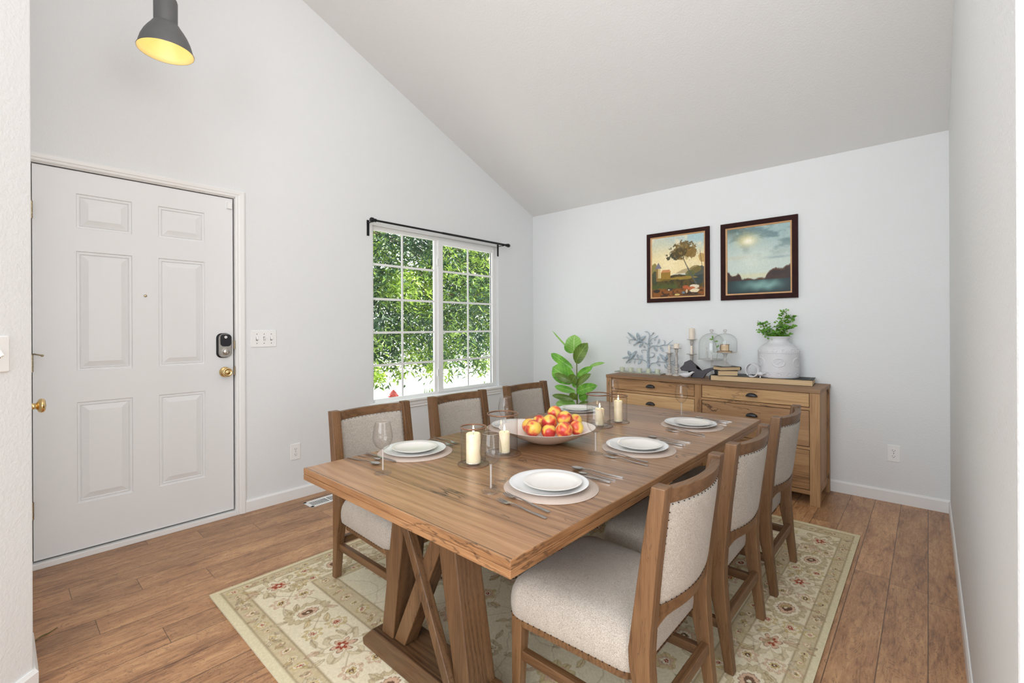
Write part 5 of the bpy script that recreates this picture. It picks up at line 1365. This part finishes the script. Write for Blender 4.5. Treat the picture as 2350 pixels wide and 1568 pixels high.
    for cx, cy, rx, ry, c in ((.82, .15, .085, .035, (236, 222, 196)), (.66, .145, .06, .028, (188, 96, 52)), (.76, .125, .07, .026, (196, 110, 66)), (.83, .085, .085, .030, (244, 228, 190)), (.68, .08, .02, .03, (230, 200, 160)), (.62, .06, .03, .02, (110, 128, 140)), (.50, .03, .05, .015, (220, 196, 120)), (.10, .105, .07, .03, (44, 40, 34)), (.36, .12, .06, .022, (60, 54, 44)), (.34, .115, .02, .012, (220, 214, 196))):
        blob(cx, cy, rx, ry, srgb(c), .95, .22, 30)
    return C*(.92+.16*n3[..., None])
def img_lake(u, v):
    A, B_ = Noise2(31), Noise2(32); n = A.fbm(u*3.2, v*7, 5); n2 = B_.fbm(u*9, v*14, 5); n3 = B_(u*60, v*60)
    C = np.zeros(u.shape+(3,))+srgb((200, 214, 206)); C = over(C, S(v, .45, 1)*.75, srgb((140, 176, 180))); C = over(C, S(n, .45, .66)*S(v, .4, .8)*.75, srgb((92, 122, 128))); C = over(C, S(n2, .5, .7)*S(v, .7, 1)*.5, srgb((196, 206, 196)))
    C = over(C, S(v, .78, .98)*S(.5-u, -.1, .4)*S(n2, .35, .6)*.7, srgb((78, 98, 90)))
    C = over(C, np.exp(-(((u-.33)/.16)**2+((v-.80)/.09)**2))*.85, srgb((228, 216, 140))); C = over(C, np.exp(-(((u-.35)/.085)**2+((v-.79)/.05)**2))*1.1, srgb((255, 250, 226)))
    C = over(C, np.exp(-(((u-.42)/.28)**2+((v-.48)/.18)**2))*.7, srgb((222, 230, 216))); C = over(C, np.exp(-(((u-.82)/.2)**2+((v-.53+.03*n)/.018)**2))*.6, srgb((126, 156, 166))); C = over(C, np.exp(-(((u-.15)/.2)**2+((v-.55)/.03)**2))*.4, srgb((206, 196, 160)))
    C = over(C, np.exp(-((v-.26)/.04)**2)*.5, srgb((226, 214, 150)))
    bmp = .05*(A.fbm(u*16, v*5, 3)-.5); tl = .212+.085*S(.27-u, 0, .10)+.04*S(.10-u, 0, .1)+bmp*(u < .3)+.02*(n2-.5); trr = .212+.12*S(u, .60, .70)+.04*S(u, .88, .97)+bmp*1.8*S(u, .6, .7)
    land = np.maximum(tl, trr)+.010*np.sin(u*40)*(n-.3); m = S(land-v+.05*(n2-.5), -.012, .02)*(v > .17)
    C = over(C, m, srgb((64, 42, 34))); C = over(C, m*S(n2, .45, .6)*.5, srgb((36, 28, 30))); C = over(C, m*S(land-v, .0, .03)*.0+m*(S(v-land, -.03, 0))*.6, srgb((118, 72, 34)))
    w = S(.205-v, 0, .02); C = over(C, w, srgb((44, 70, 74))); C = over(C, w*np.exp(-(((u-.55)/.26)**2+((v-.12+.01*np.sin(u*30))/.06)**2))*(.75+.4*S(n, .4, .6)), srgb((140, 184, 176))); C = over(C, w*S(.05-v, 0, .06)*.7, srgb((18, 30, 38))); C = over(C, w*S(u, .75, 1)*.6, srgb((20, 34, 40))); C = over(C, w*S(.2-u, 0, .2)*.5, srgb((30, 36, 38)))
    return C*(.95+.10*n3[..., None])
framed('smaller left painting of a tree, tower and cattle in a dark frame', -1.404, -1.979, 1.446, 2.088, img_pastoral)
framed('larger right painting of cloudy sky over a lake in a dark frame', -2.072, -2.640, 1.440, 2.082, img_lake, .040)
# ------------------------------------------------------------------ outside the window
struct(MB().box(-14, 30, .16, 60, -.72, -.60), 'ground', M['concrete'])
rt = random.Random(4)
tree = thing('tree', 'leafy green tree close outside the window', 'tree', (1.0, 3.1, -.2))
pts = crom([(3.9, 1.6, -.4), (3.7, 1.5, 1.0), (3.3, 1.2, 2.2), (2.6, .8, 3.6)], 5); MB().tube(pts, [.15-.08*i/len(pts) for i in range(len(pts))], 12).obj('trunk', M['bark'], tree, smooth=True)
bm_ = MB(); ends = []
for k in range(46):
    a = Vector((3.2, 1.2, rt.uniform(1.4, 3.4))); b = Vector((rt.uniform(-2.6, 1.6), rt.uniform(-1.5, .8), rt.uniform(.55, 3.5))); mid = (a+b)/2+Vector((0, 0, rt.uniform(.1, .5)))
    P = crom([a, mid, b], 5); bm_.tube(P, [.022*(1-.85*i/len(P)) for i in range(len(P))], 5); ends += P[3:]
bm_.obj('branches', M['bark'], tree, smooth=True)
rn = np.random.default_rng(12); CL = []
def cluster(c, n, sp): CL.append((tuple(c), n, sp))
for k in range(1500):
    x = rt.uniform(-3.4, 2.6); y = rt.uniform(-1.6, 1.0); lo = .98+.11*math.sin(x*2.3)+.09*math.sin(x*5.1+1)+.07*math.sin(x*11)-.08*(y+1.6); z = lo+(3.7-lo)*rt.random()**1.1
    cluster((x, y, z), 34, .13)
for p in ends: cluster(p, 5, .10)
for x, y in ((-2.0, -1.3), (-1.9, -1.25), (-.9, -1.2), (.1, -1.1), (-1.6, -1.2), (-.2, -1.3), (.35, -1.2)):
    for q in range(4): cluster((x+rt.uniform(-.1, .1), y, .92-.06*q), 16, .06)
P0 = np.concatenate([np.array(c)+rn.normal(size=(n, 3))*(sp, sp, sp*.8) for c, n, sp in CL]); nL = len(P0)
an = rn.uniform(0, 2*pi, nL); dv = np.stack([np.cos(an), np.sin(an), rn.uniform(-1.3, .3, nL)], 1); dv /= np.linalg.norm(dv, axis=1)[:, None]
upv = np.stack([rn.uniform(-1, 1, nL), rn.uniform(-1, 1, nL), np.ones(nL)], 1); sv = np.cross(dv, upv); sv /= np.linalg.norm(sv, axis=1)[:, None]; nv = np.cross(sv, dv)
Ln = rn.uniform(.075, .15, nL)[:, None]; Wn = rn.uniform(.011, .020, nL)[:, None]
Vt = np.stack([P0, P0+dv*Ln*.45-sv*Wn+nv*Wn*.3, P0+dv*Ln-nv*Ln*.12, P0+dv*Ln*.45+sv*Wn+nv*Wn*.3], 1).reshape(-1, 3)
me = bpy.data.meshes.new('foliage'); ti = (np.arange(nL)[:, None]*4+np.array([0, 1, 2, 0, 2, 3])).reshape(-1).astype(np.int32)
me.vertices.add(len(Vt)); me.vertices.foreach_set('co', Vt.astype(np.float32).ravel()); me.loops.add(len(ti)); me.loops.foreach_set('vertex_index', ti)
me.polygons.add(len(ti)//3); me.polygons.foreach_set('loop_start', np.arange(0, len(ti), 3, dtype=np.int32)); me.update(calc_edges=True); me.validate()
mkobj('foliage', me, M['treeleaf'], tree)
# fire hydrant far across the street
hy = thing('fire_hydrant', 'small faded red fire hydrant seen through the window', 'hydrant', (1.46, 5.0, -.60)); 
MB().lathe([(0, 0), (.10, 0), (.10, .03), (.05, .04), (.047, .53), (.06, .54), (.06, .56), (.047, .57), (.036, .62), (.016, .65), (.016, .67), (0, .675)], 20).obj('hydrant_body', M['hydrant'], hy, smooth=True, autosmooth=40)
for s in (-1, 1): MB().lathe([(0, 0), (.024, 0), (.024, .03), (0, .034)], 12, mat=Matrix.Translation((s*.042, 0, .50)) @ Matrix.Rotation(s*pi/2, 4, 'Y')).obj('side_outlet', M['hydrant'], hy, smooth=True, autosmooth=40)
hy.scale = (1.5, 1.5, .76)
V, F, U = [], [], []
for k in range(260):
    c = rt.choice(((1.70, 4.0), (1.60, 4.05), (1.8, 4.0), (2.35, 4.1))); p = Vector((c[0]+rt.gauss(0, .10), c[1]+rt.gauss(0, .08), 0)); h = rt.uniform(.5, .80)
    leaf_quads(V, F, U, p, Vector((rt.gauss(0, .25), rt.gauss(0, .2), 1)), Vector((0, 1, 0)), h, .010, n=3)
go = mesh_leaves('grass_tufts', V, F, U, M['grass'], None, smooth=False); go.location = (0, 0, -.6); tag(go, 'thin green grass blades outside below the window', 'grass', kind='stuff')

# ------------------------------------------------------------------ light
w = bpy.data.worlds.new('World'); sc.world = w; w.use_nodes = True; nt = w.node_tree; nt.nodes.clear()
bg = nt.nodes.new('ShaderNodeBackground'); wo = nt.nodes.new('ShaderNodeOutputWorld'); tc = nt.nodes.new('ShaderNodeTexCoord'); sp = nt.nodes.new('ShaderNodeSeparateXYZ'); cr = nt.nodes.new('ShaderNodeValToRGB')
nt.links.new(tc.outputs['Generated'], sp.inputs[0]); nt.links.new(sp.outputs[2], cr.inputs[0]); nt.links.new(cr.outputs[0], bg.inputs[0]); nt.links.new(bg.outputs[0], wo.inputs[0])
cr.color_ramp.elements[0].position = 0; cr.color_ramp.elements[0].color = (.93, .93, .93, 1); cr.color_ramp.elements[1].position = .6; cr.color_ramp.elements[1].color = (.86, .93, 1, 1)
bg.inputs[1].default_value = WORLD
def light(name, typ, loc, energy, col, rot=None, **k):
    l = bpy.data.lights.new(name, typ); l.energy = energy; l.color = col
    for a, v in k.items(): setattr(l, a, v)
    o = bpy.data.objects.new(name, l); COL.objects.link(o); o.location = loc
    if rot: o.rotation_euler = rot
    return o
s = light('sun', 'SUN', (6, 2, 9), SUN, (1, .96, .9), angle=math.radians(1.5))
s.rotation_euler = Vector((-.72, .30, -.75)).to_track_quat('-Z', 'Y').to_euler()
light('rear_fill_light', 'AREA', (-3.75, -8.2, 1.6), FILL_REAR, (.95, .975, 1), (pi/2, 0, 0), shape='RECTANGLE', size=2.6, size_y=2.2)  # added fill panel behind the camera, evens out the window wall
light('left_fill_light', 'AREA', (-6.0, -3.2, 1.9), FILL_LEFT, (.90, .95, 1), (0, -math.radians(80), 0), shape='RECTANGLE', size=1.8, size_y=2.4)  # unseen fill panel at the left, added to brighten the room
light('overhead_fill_light', 'POINT', (-3.1, -2.5, 2.85), FILL_TOP, (.95, .975, 1), shadow_soft_size=.45)  # added soft fill above the frame, no fixture there
light('lamp_bulb_light', 'POINT', (-3.595, -.70, 2.565), .24, (1, .86, .62), shadow_soft_size=.03)

# ------------------------------------------------------------------ camera
f, yaw, roll, cx, cy, chh, sy = 1065.345, .73111, -.00454, -4.14099, -3.38389, 1.22304, -33.351
Fv = Vector((math.cos(yaw), math.sin(yaw), 0)); Rv = Vector((math.sin(yaw), -math.cos(yaw), 0)); Uv = Vector((0, 0, 1))
R2 = Rv*math.cos(roll)+Uv*math.sin(roll); U2 = Uv*math.cos(roll)-Rv*math.sin(roll)
cam = bpy.data.cameras.new('camera'); co = bpy.data.objects.new('camera', cam); COL.objects.link(co)
cam.sensor_width = 36; cam.lens = 36*f/2350; cam.shift_y = sy/2350; cam.clip_start = .02; cam.clip_end = 200
co.matrix_world = Matrix(((R2.x, U2.x, -Fv.x, cx), (R2.y, U2.y, -Fv.y, cy), (R2.z, U2.z, -Fv.z, chh), (0, 0, 0, 1)))
sc.camera = co
sc.view_settings.view_transform = 'Standard'; sc.view_settings.look = 'None'; sc.view_settings.gamma = 1; sc.view_settings.use_curve_mapping = False
sc.view_settings.exposure = EXPO
try:
    sc.cycles.use_denoising = True; sc.cycles.max_bounces = 8; sc.cycles.diffuse_bounces = 5; sc.cycles.transparent_max_bounces = 20; sc.cycles.glossy_bounces = 4; sc.cycles.sample_clamp_indirect = 6; sc.cycles.caustics_reflective = False; sc.cycles.caustics_refractive = False
except Exception: pass
